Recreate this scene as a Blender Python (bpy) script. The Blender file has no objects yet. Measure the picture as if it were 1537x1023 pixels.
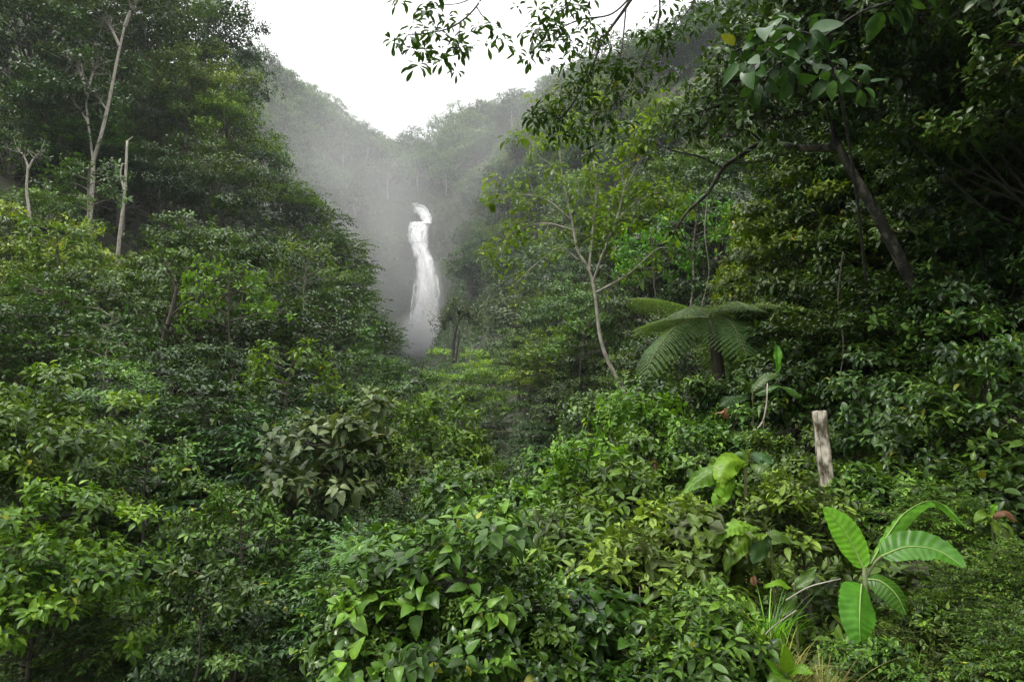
import bpy, math
import numpy as np

# ------------------------------------------------------------------ camera, sky, sun, exposure
scene = bpy.context.scene
COL = scene.collection
PITCH = math.radians(8.0)
W, H, F = 1537.0, 1023.0, 1025.0            # photograph's pixels, focal length in those pixels
cam_d = bpy.data.cameras.new('camera')
cam_d.sensor_width = 36.0
cam_d.lens = F / W * 36.0
cam_d.clip_start = 0.05
cam_d.clip_end = 5000.0
cam = bpy.data.objects.new('camera', cam_d)
COL.objects.link(cam)
cam.location = (0, 0, 0)
cam.rotation_euler = (math.pi / 2 + PITCH, 0, 0)
scene.camera = cam

SUN_EL, SUN_AZ = math.radians(60), math.radians(-112)   # azimuth measured from +Y towards +X
world = bpy.data.worlds.new('World')
scene.world = world
world.use_nodes = True
nt = world.node_tree
nt.nodes.clear()
w_out = nt.nodes.new('ShaderNodeOutputWorld')
w_bg = nt.nodes.new('ShaderNodeBackground')
w_sky = nt.nodes.new('ShaderNodeTexSky')
w_sky.sky_type = 'NISHITA'
w_sky.sun_disc = False
w_sky.sun_elevation = SUN_EL
w_sky.sun_rotation = SUN_AZ
w_sky.dust_density = 3.0
w_tc = nt.nodes.new('ShaderNodeTexCoord')
w_sep = nt.nodes.new('ShaderNodeSeparateXYZ')
w_map = nt.nodes.new('ShaderNodeMapRange')
w_map.inputs[1].default_value = 0.0
w_map.inputs[2].default_value = 1.0
w_map.inputs[3].default_value = 5.0
w_map.inputs[4].default_value = 30.0
w_noise = nt.nodes.new('ShaderNodeTexNoise')
w_noise.inputs['Scale'].default_value = 2.2
w_noise.inputs['Detail'].default_value = 4
w_nm = nt.nodes.new('ShaderNodeMapRange')
w_nm.inputs[3].default_value = 0.82
w_nm.inputs[4].default_value = 1.16
w_mul = nt.nodes.new('ShaderNodeMath')
w_mul.operation = 'MULTIPLY'
w_comb = nt.nodes.new('ShaderNodeMix')
w_comb.data_type = 'RGBA'
w_comb.blend_type = 'MULTIPLY'
w_comb.inputs[0].default_value = 1.0
w_comb.inputs[7].default_value = (1.0, 1.0, 1.005, 1)
w_mix = nt.nodes.new('ShaderNodeMix')
w_mix.data_type = 'RGBA'
w_mix.inputs[0].default_value = 0.94          # cloud deck over the clear sky
L = nt.links.new
L(w_tc.outputs['Generated'], w_sep.inputs[0])
L(w_tc.outputs['Generated'], w_noise.inputs['Vector'])
L(w_sep.outputs['Z'], w_map.inputs[0])
L(w_noise.outputs[0], w_nm.inputs[0])
L(w_map.outputs[0], w_mul.inputs[0])
L(w_nm.outputs[0], w_mul.inputs[1])
L(w_mul.outputs[0], w_comb.inputs[6])
L(w_sky.outputs[0], w_mix.inputs[6])
L(w_comb.outputs[2], w_mix.inputs[7])
L(w_mix.outputs[2], w_bg.inputs[0])
w_bg.inputs[1].default_value = 0.06
L(w_bg.outputs[0], w_out.inputs[0])

sun_d = bpy.data.lights.new('sun', 'SUN')
sun_d.energy = 1.5
sun_d.angle = math.radians(11)
sun_d.color = (1.0, 0.96, 0.88)
sun = bpy.data.objects.new('sun', sun_d)
COL.objects.link(sun)
# lamp points along -Z; sun stands at azimuth SUN_AZ, elevation SUN_EL
sun.rotation_euler = (math.pi / 2 - SUN_EL, 0, math.pi - SUN_AZ)

scene.view_settings.view_transform = 'Standard'
scene.view_settings.look = 'None'
scene.view_settings.gamma = 1.0
scene.view_settings.exposure = 1.08
cy = scene.cycles
cy.max_bounces = 6
cy.diffuse_bounces = 3
cy.glossy_bounces = 2
cy.transmission_bounces = 4
cy.transparent_max_bounces = 8
cy.volume_bounces = 2
cy.use_denoising = True
cy.sample_clamp_indirect = 6.0

HAZE_DENSITY = 0.00042

# ------------------------------------------------------------------ small maths
def norm(a):
    return a / np.maximum(np.linalg.norm(a, axis=-1, keepdims=True), 1e-9)

def frame(ax):
    ref = np.where(np.abs(ax[..., 2:3]) > 0.9, np.array([1.0, 0, 0]), np.array([0, 0, 1.0]))
    a = norm(np.cross(ref, ax))
    return a, np.cross(ax, a)

CP, SP = math.cos(PITCH), math.sin(PITCH)

def P(px, py, d):
    """Point d metres ahead of the camera (along +Y) seen at photo pixel px, py."""
    u, v = (px - W / 2) / F, (H / 2 - py) / F
    r = np.array([u, CP - v * SP, SP + v * CP])
    return r * (d / r[1])

def project(p):
    p = np.asarray(p, float)
    x, y, z = p[..., 0], p[..., 1], p[..., 2]
    dep = y * CP + z * SP
    up = -y * SP + z * CP
    return W / 2 + F * x / dep, H / 2 - F * up / dep, dep

UP = np.array([0, 0, 1.0])
TURN = np.random.default_rng(99)

# ------------------------------------------------------------------ materials
def nodes_of(name):
    m = bpy.data.materials.new(name)
    m.use_nodes = True
    t = m.node_tree
    t.nodes.clear()
    return m, t

def leaf_material(name, dark, mid, light, rough=0.37, spec=0.30, trans=0.18, glow=1.5):
    """Leaf: per-leaf tone runs from old dark leaves to fresh ones, widened to mimic light contrast; each plant shifts a little."""
    m, t = nodes_of(name)
    N, K = t.nodes.new, t.links.new
    out = N('ShaderNodeOutputMaterial')
    at = N('ShaderNodeAttribute')
    at.attribute_name = 'tone'
    ramp = N('ShaderNodeValToRGB')
    e = ramp.color_ramp.elements
    e[0].position, e[0].color = 0.0, (*dark, 1)
    e[1].position, e[1].color = 1.0, (*light, 1)
    q = ramp.color_ramp.elements.new(0.5)
    q.color = (*mid, 1)
    e[2].position = 0.95
    q = e.new(0.985)               # the odd old leaf turning yellow-brown
    q.color = (light[0] * 1.5 + .03, light[1] * 1.0, light[2], 1)
    info = N('ShaderNodeObjectInfo')
    mr = N('ShaderNodeMapRange')
    mr.inputs[3].default_value = 0.78
    mr.inputs[4].default_value = 1.25
    hs = N('ShaderNodeHueSaturation')
    hr = N('ShaderNodeMapRange')
    hr.inputs[3].default_value = 0.487
    hr.inputs[4].default_value = 0.513
    fr = N('ShaderNodeMath')
    fr.operation = 'FRACT'
    fm = N('ShaderNodeMath')
    fm.operation = 'MULTIPLY'
    fm.inputs[1].default_value = 7.31
    K(at.outputs['Fac'], ramp.inputs[0])
    K(info.outputs['Random'], mr.inputs[0])
    K(info.outputs['Random'], fm.inputs[0])
    K(fm.outputs[0], fr.inputs[0])
    K(fr.outputs[0], hr.inputs[0])
    K(hr.outputs[0], hs.inputs['Hue'])
    K(ramp.outputs[0], hs.inputs['Color'])
    tc, nz, nr, mm = N('ShaderNodeTexCoord'), N('ShaderNodeTexNoise'), N('ShaderNodeMapRange'), N('ShaderNodeMath')
    nz.inputs['Scale'].default_value = 22
    nz.inputs['Detail'].default_value = 3
    nr.inputs[1].default_value, nr.inputs[2].default_value = .3, .7
    nr.inputs[3].default_value, nr.inputs[4].default_value = .74, 1.22
    mm.operation = 'MULTIPLY'
    K(tc.outputs['Object'], nz.inputs['Vector'])
    K(nz.outputs[0], nr.inputs[0])
    K(mr.outputs[0], mm.inputs[0])
    K(nr.outputs[0], mm.inputs[1])
    K(mm.outputs[0], hs.inputs['Value'])
    bs = N('ShaderNodeBsdfPrincipled')
    bs.inputs['Roughness'].default_value = rough
    bs.inputs['Specular IOR Level'].default_value = spec
    tr = N('ShaderNodeBsdfTranslucent')
    mul = N('ShaderNodeMix')
    mul.data_type = 'RGBA'
    mul.blend_type = 'MULTIPLY'
    mul.inputs[0].default_value = 1.0
    mul.inputs[7].default_value = (glow * 1.15, glow * 1.1, glow * 0.45, 1)
    K(hs.outputs[0], bs.inputs['Base Color'])
    K(hs.outputs[0], mul.inputs[6])
    K(mul.outputs[2], tr.inputs[0])
    mx = N('ShaderNodeMixShader')
    mx.inputs[0].default_value = trans
    K(bs.outputs[0], mx.inputs[1])
    K(tr.outputs[0], mx.inputs[2])
    K(mx.outputs[0], out.inputs['Surface'])
    return m

def noise_material(name, c1, c2, scale, rough=0.8, detail=6, bump=0.3, stretch=(1, 1, 1), lo=0.35, hi=0.65, c3=None):
    m, t = nodes_of(name)
    N, K = t.nodes.new, t.links.new
    out = N('ShaderNodeOutputMaterial')
    tc = N('ShaderNodeTexCoord')
    mp = N('ShaderNodeMapping')
    mp.inputs['Scale'].default_value = stretch
    nz = N('ShaderNodeTexNoise')
    nz.inputs['Scale'].default_value = scale
    nz.inputs['Detail'].default_value = detail
    nz.inputs['Roughness'].default_value = 0.65
    ramp = N('ShaderNodeValToRGB')
    e = ramp.color_ramp.elements
    e[0].position, e[0].color = lo, (*c1, 1)
    e[1].position, e[1].color = hi, (*c2, 1)
    if c3:
        q = e.new(hi + 0.08)
        q.color = (*c3, 1)
    bs = N('ShaderNodeBsdfPrincipled')
    bs.inputs['Roughness'].default_value = rough
    bp = N('ShaderNodeBump')
    bp.inputs['Strength'].default_value = bump
    bp.inputs['Distance'].default_value = 0.02
    K(tc.outputs['Object'], mp.inputs[0])
    K(mp.outputs[0], nz.inputs['Vector'])
    K(nz.outputs[0], ramp.inputs[0])
    K(ramp.outputs[0], bs.inputs['Base Color'])
    K(nz.outputs[0], bp.inputs['Height'])
    K(bp.outputs[0], bs.inputs['Normal'])
    K(bs.outputs[0], out.inputs['Surface'])
    return m

M = {}
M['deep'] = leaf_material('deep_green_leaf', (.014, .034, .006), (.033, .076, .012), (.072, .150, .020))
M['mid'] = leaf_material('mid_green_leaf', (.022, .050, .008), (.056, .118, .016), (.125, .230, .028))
M['yellow'] = leaf_material('yellow_green_leaf', (.036, .072, .008), (.092, .165, .014), (.205, .305, .024), trans=.25)
M['grey'] = leaf_material('grey_green_leaf', (.034, .058, .018), (.078, .118, .040), (.150, .200, .080), rough=.5)
M['blue'] = leaf_material('bluish_green_leaf', (.014, .040, .009), (.038, .090, .017), (.085, .175, .030), rough=.36)  # bluish green of the leaf itself
M['sapling'] = leaf_material('sapling_leaf', (.038, .080, .010), (.092, .180, .016), (.20, .33, .026), trans=.36)
M['lime'] = leaf_material('lime_leaf', (.040, .110, .009), (.095, .230, .014), (.215, .40, .026), trans=.30, rough=.38)
M['vine'] = leaf_material('vine_leaf', (.026, .056, .010), (.070, .148, .018), (.165, .300, .030), rough=.37)
M['gloss'] = leaf_material('glossy_leaf', (.018, .050, .009), (.052, .122, .017), (.125, .240, .030), rough=.28, spec=.42)
M['bank'] = leaf_material('bank_leaf', (.038, .054, .011), (.082, .142, .020), (.190, .290, .034), rough=.42)
M['fern'] = leaf_material('fern_leaf', (.060, .120, .036), (.110, .210, .062), (.175, .300, .085), rough=.5, trans=.25)
M['straw'] = leaf_material('dry_grass', (.13, .115, .035), (.22, .21, .065), (.26, .33, .08), rough=.7, trans=.25, glow=1.0)
M['dead'] = leaf_material('dead_leaf', (.07, .030, .014), (.15, .075, .034), (.24, .13, .06), rough=.6, trans=.2, glow=1.0)
M['banana'] = leaf_material('banana_leaf', (.045, .135, .014), (.080, .220, .020), (.16, .34, .022), rough=.34, trans=.36)
M['rib'] = noise_material('leaf_rib', (.15, .26, .05), (.22, .32, .08), 20, rough=.5, bump=.05)
M['stem'] = noise_material('green_stem', (.09, .13, .04), (.16, .15, .06), 14, rough=.6)
M['bark'] = noise_material('brown_bark', (.035, .028, .020), (.10, .085, .062), 6, stretch=(3, 3, .6), c3=(.055, .07, .03))
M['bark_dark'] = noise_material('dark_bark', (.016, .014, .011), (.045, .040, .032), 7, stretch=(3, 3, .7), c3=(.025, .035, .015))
M['bark_pale'] = noise_material('pale_bark', (.16, .14, .11), (.40, .37, .31), 5, stretch=(2, 2, 1.2), lo=.3, hi=.6)
M['bark_lichen'] = noise_material('lichen_bark', (.07, .06, .045), (.27, .245, .195), 9, stretch=(1.5, 1.5, 1.0), lo=.42, hi=.62)
M['bark_spotted'] = noise_material('spotted_bark', (.018, .017, .012), (.17, .155, .12), 7, stretch=(1.5, 1.5, 1.0), lo=.47, hi=.66)  # dark bark with paler blotches
M['soil'] = noise_material('forest_floor', (.020, .016, .010), (.040, .050, .018), 0.6, detail=8, bump=.5)
M['rock'] = noise_material('wet_rock', (.014, .018, .012), (.045, .050, .038), 0.25, rough=.85, detail=10, bump=1.0)
M['post'] = noise_material('weathered_post', (.060, .052, .024), (.55, .50, .41), 8, lo=.46, hi=.60, detail=8, bump=.25, stretch=(1, 1, .55))

# ------------------------------------------------------------------ mesh building
class Acc:
    """Collects triangles (with a tone and a material slot each) for ONE mesh."""
    def __init__(s):
        s.V, s.T, s.tone, s.mi, s.n = [], [], [], [], 0
    def add(s, V, T, tone, mi=0):
        V = np.asarray(V, np.float32).reshape(-1, 3)
        T = np.asarray(T, np.int32).reshape(-1, 3)
        s.V.append(V)
        s.T.append(T + s.n)
        s.tone.append(np.broadcast_to(np.asarray(tone, np.float32), (len(T),)))
        s.mi.append(np.full(len(T), mi, np.int32))
        s.n += len(V)
    def mesh(s, name, smooth=True):
        V, T = np.concatenate(s.V), np.concatenate(s.T)
        me = bpy.data.meshes.new(name)
        me.vertices.add(len(V))
        me.vertices.foreach_set('co', V.ravel())
        me.loops.add(len(T) * 3)
        me.loops.foreach_set('vertex_index', T.ravel())
        me.polygons.add(len(T))
        me.polygons.foreach_set('loop_start', np.arange(0, len(T) * 3, 3, dtype=np.int32))
        me.polygons.foreach_set('material_index', np.concatenate(s.mi))
        me.polygons.foreach_set('use_smooth', np.full(len(T), smooth))
        a = me.attributes.new('tone', 'FLOAT', 'FACE')
        a.data.foreach_set('value', np.concatenate(s.tone))
        me.update(calc_edges=True)
        return me

def link(name, me, mats, parent=None, loc=(0, 0, 0)):
    o = bpy.data.objects.new(name, me)
    COL.objects.link(o)
    if len(me.materials) == 0:
        for m in mats:
            me.materials.append(m)
    else:
        for i, m in enumerate(mats):
            if me.materials[i] is not m:
                o.material_slots[i].link = 'OBJECT'
                o.material_slots[i].material = m
    o.parent = parent
    o.location = loc
    return o

def props(o, label=None, cat=None, group=None, kind=None):
    for k, v in (('label', label), ('category', cat), ('group', group), ('kind', kind)):
        if v:
            o[k] = v
    return o

def thing(name, label, cat, loc, rz=0.0, s=1.0, group=None):
    o = bpy.data.objects.new(name, None)
    o.empty_display_size = 0.2
    COL.objects.link(o)
    o.location = tuple(float(q) for q in loc)
    o.rotation_euler = (0, 0, rz)
    o.scale = (s, s, s)
    return props(o, label, cat, group)

# leaf templates: x along the leaf, y across, z along its normal
def leaf_lo():
    return (np.array([[0, 0, 0], [.42, -.5, .05], [1, 0, -.10], [.42, .5, .05]]),
            np.array([[0, 1, 2], [0, 2, 3]]))

def leaf_hi(n=4, prof=None, fold=.10, droop=.22):
    """n cross rows; three points a row; folded along the midrib, tip drooping."""
    ts = np.linspace(0, 1, n + 2)
    V, T = [[0, 0, 0]], []
    for t in ts[1:-1]:
        w = prof(t) if prof else math.sin(math.pi * t ** .8) ** .8 * .5
        z = -droop * t * t
        V += [[t, -w, z + fold * w * 2], [t, 0, z], [t, w, z + fold * w * 2]]
    V.append([1, 0, -droop])
    last = len(V) - 1
    T += [[0, 1, 2], [0, 2, 3]]
    for i in range(n - 1):
        a, b = 1 + 3 * i, 4 + 3 * i
        T += [[a, b, b + 1], [a, b + 1, a + 1], [a + 1, b + 1, b + 2], [a + 1, b + 2, a + 2]]
    a = last - 3
    T += [[a, last, a + 1], [a + 1, last, a + 2]]
    return np.array(V, float), np.array(T)

LEAF_LO = leaf_lo()
LEAF_OV = leaf_hi(3)
LEAF_OV4 = leaf_hi(5)
LEAF_HEART = leaf_hi(6, prof=lambda t: .5 * math.sin(math.pi * t ** .62) ** .85, droop=.3)
LEAF_OBOV = leaf_hi(4, prof=lambda t: .5 * math.sin(math.pi * t ** 1.5) ** .8, droop=.28)
LEAF_LANCE = leaf_hi(5, prof=lambda t: .5 * math.sin(math.pi * t ** .7), droop=.4, fold=.14)

def put_leaves(acc, tmpl, pos, d, n, ln, wd, tone, mi=0, curl=1.0):
    V0, T0 = tmpl
    d = norm(d)
    n = norm(n - (n * d).sum(-1, keepdims=True) * d)
    y = np.cross(n, d)
    if np.ndim(curl) == 0:
        curl = np.full(len(pos), curl)
    V = (pos[:, None] + V0[None, :, 0:1] * (d * ln[:, None])[:, None]
         + V0[None, :, 1:2] * (y * wd[:, None])[:, None]
         + V0[None, :, 2:3] * (n * (ln * curl)[:, None])[:, None])
    T = T0[None] + (np.arange(len(pos)) * len(V0))[:, None, None]
    acc.add(V, T, np.repeat(np.where(TURN.random(len(pos)) < .005, 1.0, np.clip(tone, 0, .95)), len(T0)), mi)

def rosette(rng, acc, tmpl, o, ax, k, size, th=1.25, thsd=.25, droop=.3, wr=.5, back=.9, stem=.15, tone0=0.0, young=.75, mi=0):
    """k leaves whorled round the end of each shoot (origin o, axis ax)."""
    m = len(o)
    if m == 0:
        return
    a, b = frame(ax)
    j = np.arange(k)[None]
    az = j * 2.399 + rng.uniform(0, 6.28, (m, 1)) + rng.normal(0, .3, (m, k))
    t = th * (.5 + .5 * (j + 1) / k) + rng.normal(0, thsd, (m, k))
    d = ax[:, None] * np.cos(t)[..., None] + (a[:, None] * np.cos(az)[..., None] + b[:, None] * np.sin(az)[..., None]) * np.sin(t)[..., None]
    d = d + rng.normal(0, .08, d.shape)
    d[..., 2] -= droop * rng.uniform(.3, 1.3, (m, k))
    d = norm(d)
    sz = size * rng.uniform(.8, 1.2, (m, 1))
    ln = sz * rng.uniform(.7, 1.12, (m, k)) * (.62 + .38 * (j + 1) / k)
    pos = o[:, None] - ax[:, None] * (sz * back * j / k)[..., None] + d * (ln * stem)[..., None]
    n = ax[:, None] * .8 + UP * .5 + rng.normal(0, .18, d.shape)
    tone = np.reshape(tone0, (-1, 1)) + rng.uniform(0, .5, (m, k)) + young * rng.uniform(0, 1, (m, 1)) ** 2 * (1 - j / k)  # young tip leaves lightened further to mimic highlights
    f = lambda q: q.reshape(-1, 3)
    put_leaves(acc, tmpl, f(pos), f(d), f(n), ln.ravel(), (ln * wr * rng.uniform(.85, 1.15, (m, k))).ravel(), tone.ravel(), mi, rng.uniform(.4, 1.6, m * k))

def spray(rng, acc, tmpl, o, dr, k, size, length, ang=.95, droop=.25, wr=.42, tone0=0.0, young=.5, mi=0):
    """k leaves set alternately left and right along each flat twig."""
    m = len(o)
    if m == 0:
        return
    j = (np.arange(k)[None] + .5) / k
    side = np.where(np.arange(k) % 2 == 0, 1.0, -1.0)[None]
    lat = norm(np.cross(np.broadcast_to(UP, dr.shape), dr) + rng.normal(0, .2, dr.shape))
    ll = length * rng.uniform(.7, 1.2, (m, 1))
    pos = o[:, None] + dr[:, None] * (ll * j)[..., None] - UP * (ll * .28 * j * j)[..., None]
    an = ang * (1 - .35 * j) + rng.normal(0, .15, (m, k))
    d = dr[:, None] * np.cos(an)[..., None] + lat[:, None] * (side * np.sin(an))[..., None]
    d[..., 2] -= droop * rng.uniform(.2, 1.4, (m, k))
    d = norm(d)
    ln = size * rng.uniform(.7, 1.15, (m, k)) * (1 - .3 * np.abs(j - .55))
    n = UP * 1.0 + rng.normal(0, .22, d.shape)
    tone = np.reshape(tone0, (-1, 1)) + rng.uniform(0, .5, (m, k)) + young * rng.uniform(0, 1, (m, 1)) ** 2 * j
    f = lambda q: q.reshape(-1, 3)
    put_leaves(acc, tmpl, f(pos), f(d), f(n), ln.ravel(), (ln * wr).ravel(), tone.ravel(), mi, rng.uniform(.4, 1.6, m * k))

def tube(acc, pts, rad, sides=6, mi=0, tone=.5):
    pts = np.asarray(pts, float)
    rad = np.broadcast_to(np.asarray(rad, float), (len(pts),))
    tg = norm(np.gradient(pts, axis=0))
    a, b = frame(tg)
    an = np.arange(sides) * 2 * math.pi / sides
    V = pts[:, None] + rad[:, None, None] * (a[:, None] * np.cos(an)[None, :, None] + b[:, None] * np.sin(an)[None, :, None])
    T = []
    for i in range(len(pts) - 1):
        for k in range(sides):
            p, q = i * sides + k, i * sides + (k + 1) % sides
            T += [[p, q, q + sides], [p, q + sides, p + sides]]
    top = (len(pts) - 1) * sides
    T += [[top, top + k, top + k + 1] for k in range(1, sides - 1)]
    acc.add(V, T, tone, mi)

def sticks(acc, A, B, r0, r1, mi=0, tone=.5):
    """Many thin three-sided twigs from A to B."""
    ax = norm(B - A)
    a, b = frame(ax)
    an = np.arange(3) * 2 * math.pi / 3
    ring = a[:, None] * np.cos(an)[None, :, None] + b[:, None] * np.sin(an)[None, :, None]
    V = np.concatenate([A[:, None] + ring * r0, B[:, None] + ring * r1], axis=1)
    t = np.array([[0, 1, 4], [0, 4, 3], [1, 2, 5], [1, 5, 4], [2, 0, 3], [2, 3, 5]])
    acc.add(V, t[None] + (np.arange(len(A)) * 6)[:, None, None], tone, mi)

def curve(pts, n=10):
    """Catmull-Rom through pts."""
    p = np.asarray(pts, float)
    p = np.vstack([2 * p[0] - p[1], p, 2 * p[-1] - p[-2]])
    out = []
    for i in range(1, len(p) - 2):
        for t in np.linspace(0, 1, n, endpoint=False):
            out.append(.5 * (2 * p[i] + (p[i + 1] - p[i - 1]) * t + (2 * p[i - 1] - 5 * p[i] + 4 * p[i + 1] - p[i + 2]) * t * t
                             + (3 * p[i] - p[i - 1] - 3 * p[i + 1] + p[i + 2]) * t ** 3))
    out.append(p[-2])
    return np.array(out)

def rand_dirs(rng, n, lo=-1.0):
    z = rng.uniform(lo, 1, n)
    a = rng.uniform(0, 2 * math.pi, n)
    r = np.sqrt(1 - z * z)
    return np.stack([r * np.cos(a), r * np.sin(a), z], -1)

def clump_shoots(rng, c, r, n, flat=.6, centre=None, lo=-.35, inner=.12):
    """Shoot ends and axes over the surfaces of leaf clumps with centres c and radii r."""
    m = len(c)
    d = rand_dirs(rng, m * n, lo).reshape(m, n, 3)
    q = rng.random((m, n, 1))
    f = np.where(q < inner, rng.uniform(.3, .75, (m, n, 1)), np.where(q > .90, rng.uniform(1.1, 1.55, (m, n, 1)), rng.uniform(.78, 1.1, (m, n, 1))))
    o = c[:, None] + d * f * r[:, None, None] * np.array([1, 1, flat])
    out = norm(c - (centre if centre is not None else c.mean(0)))[:, None]
    ax = norm(d * np.array([1, 1, .8]) * .8 + UP * .45 + out * .35)
    return o.reshape(-1, 3), ax.reshape(-1, 3)

def crown_clumps(rng, n, R, Hh, cz, shell=.72, lo=-.35, rc=(.26, .42)):
    d = rand_dirs(rng, n * 6, lo)
    # spread: keep directions far from each other
    keep = [0]
    for _ in range(n - 1):
        dist = np.min(np.linalg.norm(d[:, None] - d[keep][None], axis=-1), axis=1)
        dist *= rng.uniform(.6, 1, len(d))
        keep.append(int(np.argmax(dist)))
    d = d[keep]
    f = rng.uniform(shell - .22, shell + .16, (n, 1))
    a = np.arctan2(d[:, 1:2], d[:, 0:1])
    f = f * (1 + .16 * np.sin(2 * a + rng.uniform(0, 6)) + .12 * np.sin(3 * a + rng.uniform(0, 6)))
    c = d * f * np.array([R, R, Hh]) + np.array([0, 0, cz]) + rng.normal(0, .06 * R, (n, 3))
    return c, R * rng.uniform(*rc, n)

# ------------------------------------------------------------------ terrain
SECT = {  # y: [(x, z) ...] ground profile, eye level = 0
    -400: [(-600, 30), (-60, -20), (0, -4), (60, 60), (600, 200)],
    -30: [(-600, 20), (-60, -20), (-8, -5), (-1.5, -1.6), (3, -1.6), (6, -1.2), (20, 8), (60, 40), (600, 200)],
    0: [(-600, 60), (-60, 8), (-20, -6), (-8, -5.5), (-2, -2.9), (-.8, -1.6), (2.5, -1.55), (4, -.9), (8, 1.5), (20, 9), (60, 45), (600, 200)],
    3: [(-600, 70), (-60, 12), (-20, -6), (-8, -5.5), (-2.5, -3.9), (-1, -2.3), (0, -1.45), (1, -1.15), (2, -1.1), (4, -.6), (8, 2), (20, 10), (60, 46), (600, 200)],
    6: [(-600, 70), (-60, 16), (-20, -5), (-8, -5), (-4, -4.7), (-1, -3.6), (.5, -1.9), (2.3, -.75), (4, -.3), (8, 2.5), (20, 11), (60, 48), (600, 200)],
    10: [(-600, 80), (-60, 22), (-25, -.5), (-12, -3.6), (-5, -4.6), (-1, -4.4), (1, -3.0), (2.5, -.9), (4.5, .6), (8, 3), (20, 13), (60, 52), (600, 200)],
    15: [(-600, 90), (-70, 32), (-30, 5), (-14, -1.6), (-6, -3.8), (-2, -5.2), (0, -5.6), (2, -4.6), (4, -1.2), (8, 3), (20, 14), (60, 55), (600, 200)],
    25: [(-600, 110), (-80, 45), (-40, 15), (-18, 1.2), (-9, -3), (-4, -7), (0, -10), (4, -7), (10, 2), (20, 12), (60, 58), (600, 200)],
    40: [(-600, 120), (-90, 60), (-45, 24), (-25, 9), (-12, -2), (-2, -9), (2, -9), (5, -5), (12, 4), (25, 17), (70, 66), (600, 200)],
    60: [(-600, 130), (-100, 75), (-55, 33), (-35, 18), (-20, 5), (-8, -6), (0, -9), (6, -1), (20, 15), (40, 36), (90, 90), (600, 200)],
    90: [(-600, 150), (-110, 95), (-60, 58), (-42, 42), (-28, 20), (-16, 6), (-8, 0), (-2, 0), (8, 8), (30, 38), (60, 68), (110, 110), (600, 200)],
    130: [(-600, 150), (-130, 105), (-88, 76), (-64, 48), (-46, 24), (-32, 8), (-12, 4), (-2, 10), (10, 30), (30, 58), (60, 84), (110, 112), (600, 200)],
    180: [(-600, 150), (-150, 120), (-102, 95), (-76, 68), (-60, 38), (-44, 13), (-24, 9), (-10, 27), (10, 64), (40, 100), (100, 125), (600, 180)],
    240: [(-600, 160), (-160, 142), (-112, 134), (-88, 121), (-68, 92), (-50, 48), (-38, 22), (-30, 22), (-18, 52), (0, 92), (30, 122), (100, 140), (600, 170)],
    266: [(-600, 165), (-160, 150), (-112, 146), (-92, 136), (-68, 100), (-50, 60), (-40, 34), (-31, 34), (-20, 62), (0, 100), (30, 128), (100, 142), (600, 170)],
    284: [(-600, 165), (-160, 156), (-120, 153), (-97, 144), (-80, 127), (-65, 110), (-50, 98), (-42, 92), (-34, 92), (-26, 100), (-10, 120), (0, 130), (30, 150), (100, 162), (600, 170)],
    330: [(-600, 165), (-160, 165), (-112, 163), (-90, 148), (-67, 134), (-55, 133), (-40, 144), (-22, 151), (0, 159), (30, 165), (100, 170), (600, 170)],
    450: [(-600, 110), (-100, 150), (0, 160), (100, 160), (600, 130)],
    900: [(-600, 60), (0, 60), (600, 60)],
}
SY = np.array(sorted(SECT))
SX = np.concatenate([np.linspace(-600, -60, 40)[:-1], np.linspace(-60, 60, 481), np.linspace(60, 600, 40)[1:]])
SZ = np.array([np.interp(SX, *zip(*SECT[y])) for y in SY])

def ground_z(x, y):
    x, y = np.broadcast_arrays(np.asarray(x, float), np.asarray(y, float))
    i = np.clip(np.searchsorted(SY, y) - 1, 0, len(SY) - 2)
    t = np.clip((y - SY[i]) / (SY[i + 1] - SY[i]), 0, 1)
    k = np.clip(np.searchsorted(SX, x) - 1, 0, len(SX) - 2)
    s = np.clip((x - SX[k]) / (SX[k + 1] - SX[k]), 0, 1)
    z = (SZ[i, k] * (1 - s) + SZ[i, k + 1] * s) * (1 - t) + (SZ[i + 1, k] * (1 - s) + SZ[i + 1, k + 1] * s) * t
    a = np.clip((np.hypot(x, y) - 8) / 60, 0, 1)
    z = z + a * (1.3 * np.sin(x * .21 + 1.3 * np.sin(y * .11)) * np.cos(y * .17 + .7) + .7 * np.sin(x * .53 + y * .31) + .4 * np.sin(x * .9 - y * 1.1))
    near = np.clip(1 - np.hypot(x, y) / 30, 0, 1)
    return z + near * .07 * (np.sin(x * 2.9 + y) + np.sin(y * 3.7 - x * 1.3))

def gnormal(x, y, e=.4):
    gx = (ground_z(x + e, y) - ground_z(x - e, y)) / (2 * e)
    gy = (ground_z(x, y + e) - ground_z(x, y - e)) / (2 * e)
    return norm(np.stack([-gx, -gy, np.ones_like(gx)], -1))

def ray_hit(px, py, y0=2.0, y1=420.0):
    r = P(px, py, 1.0)
    ys = y0 * (y1 / y0) ** np.linspace(0, 1, 2400)
    below = r[2] * ys < ground_z(r[0] * ys, ys)
    return r * ys[int(np.argmax(below))] if below.any() else None

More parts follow.
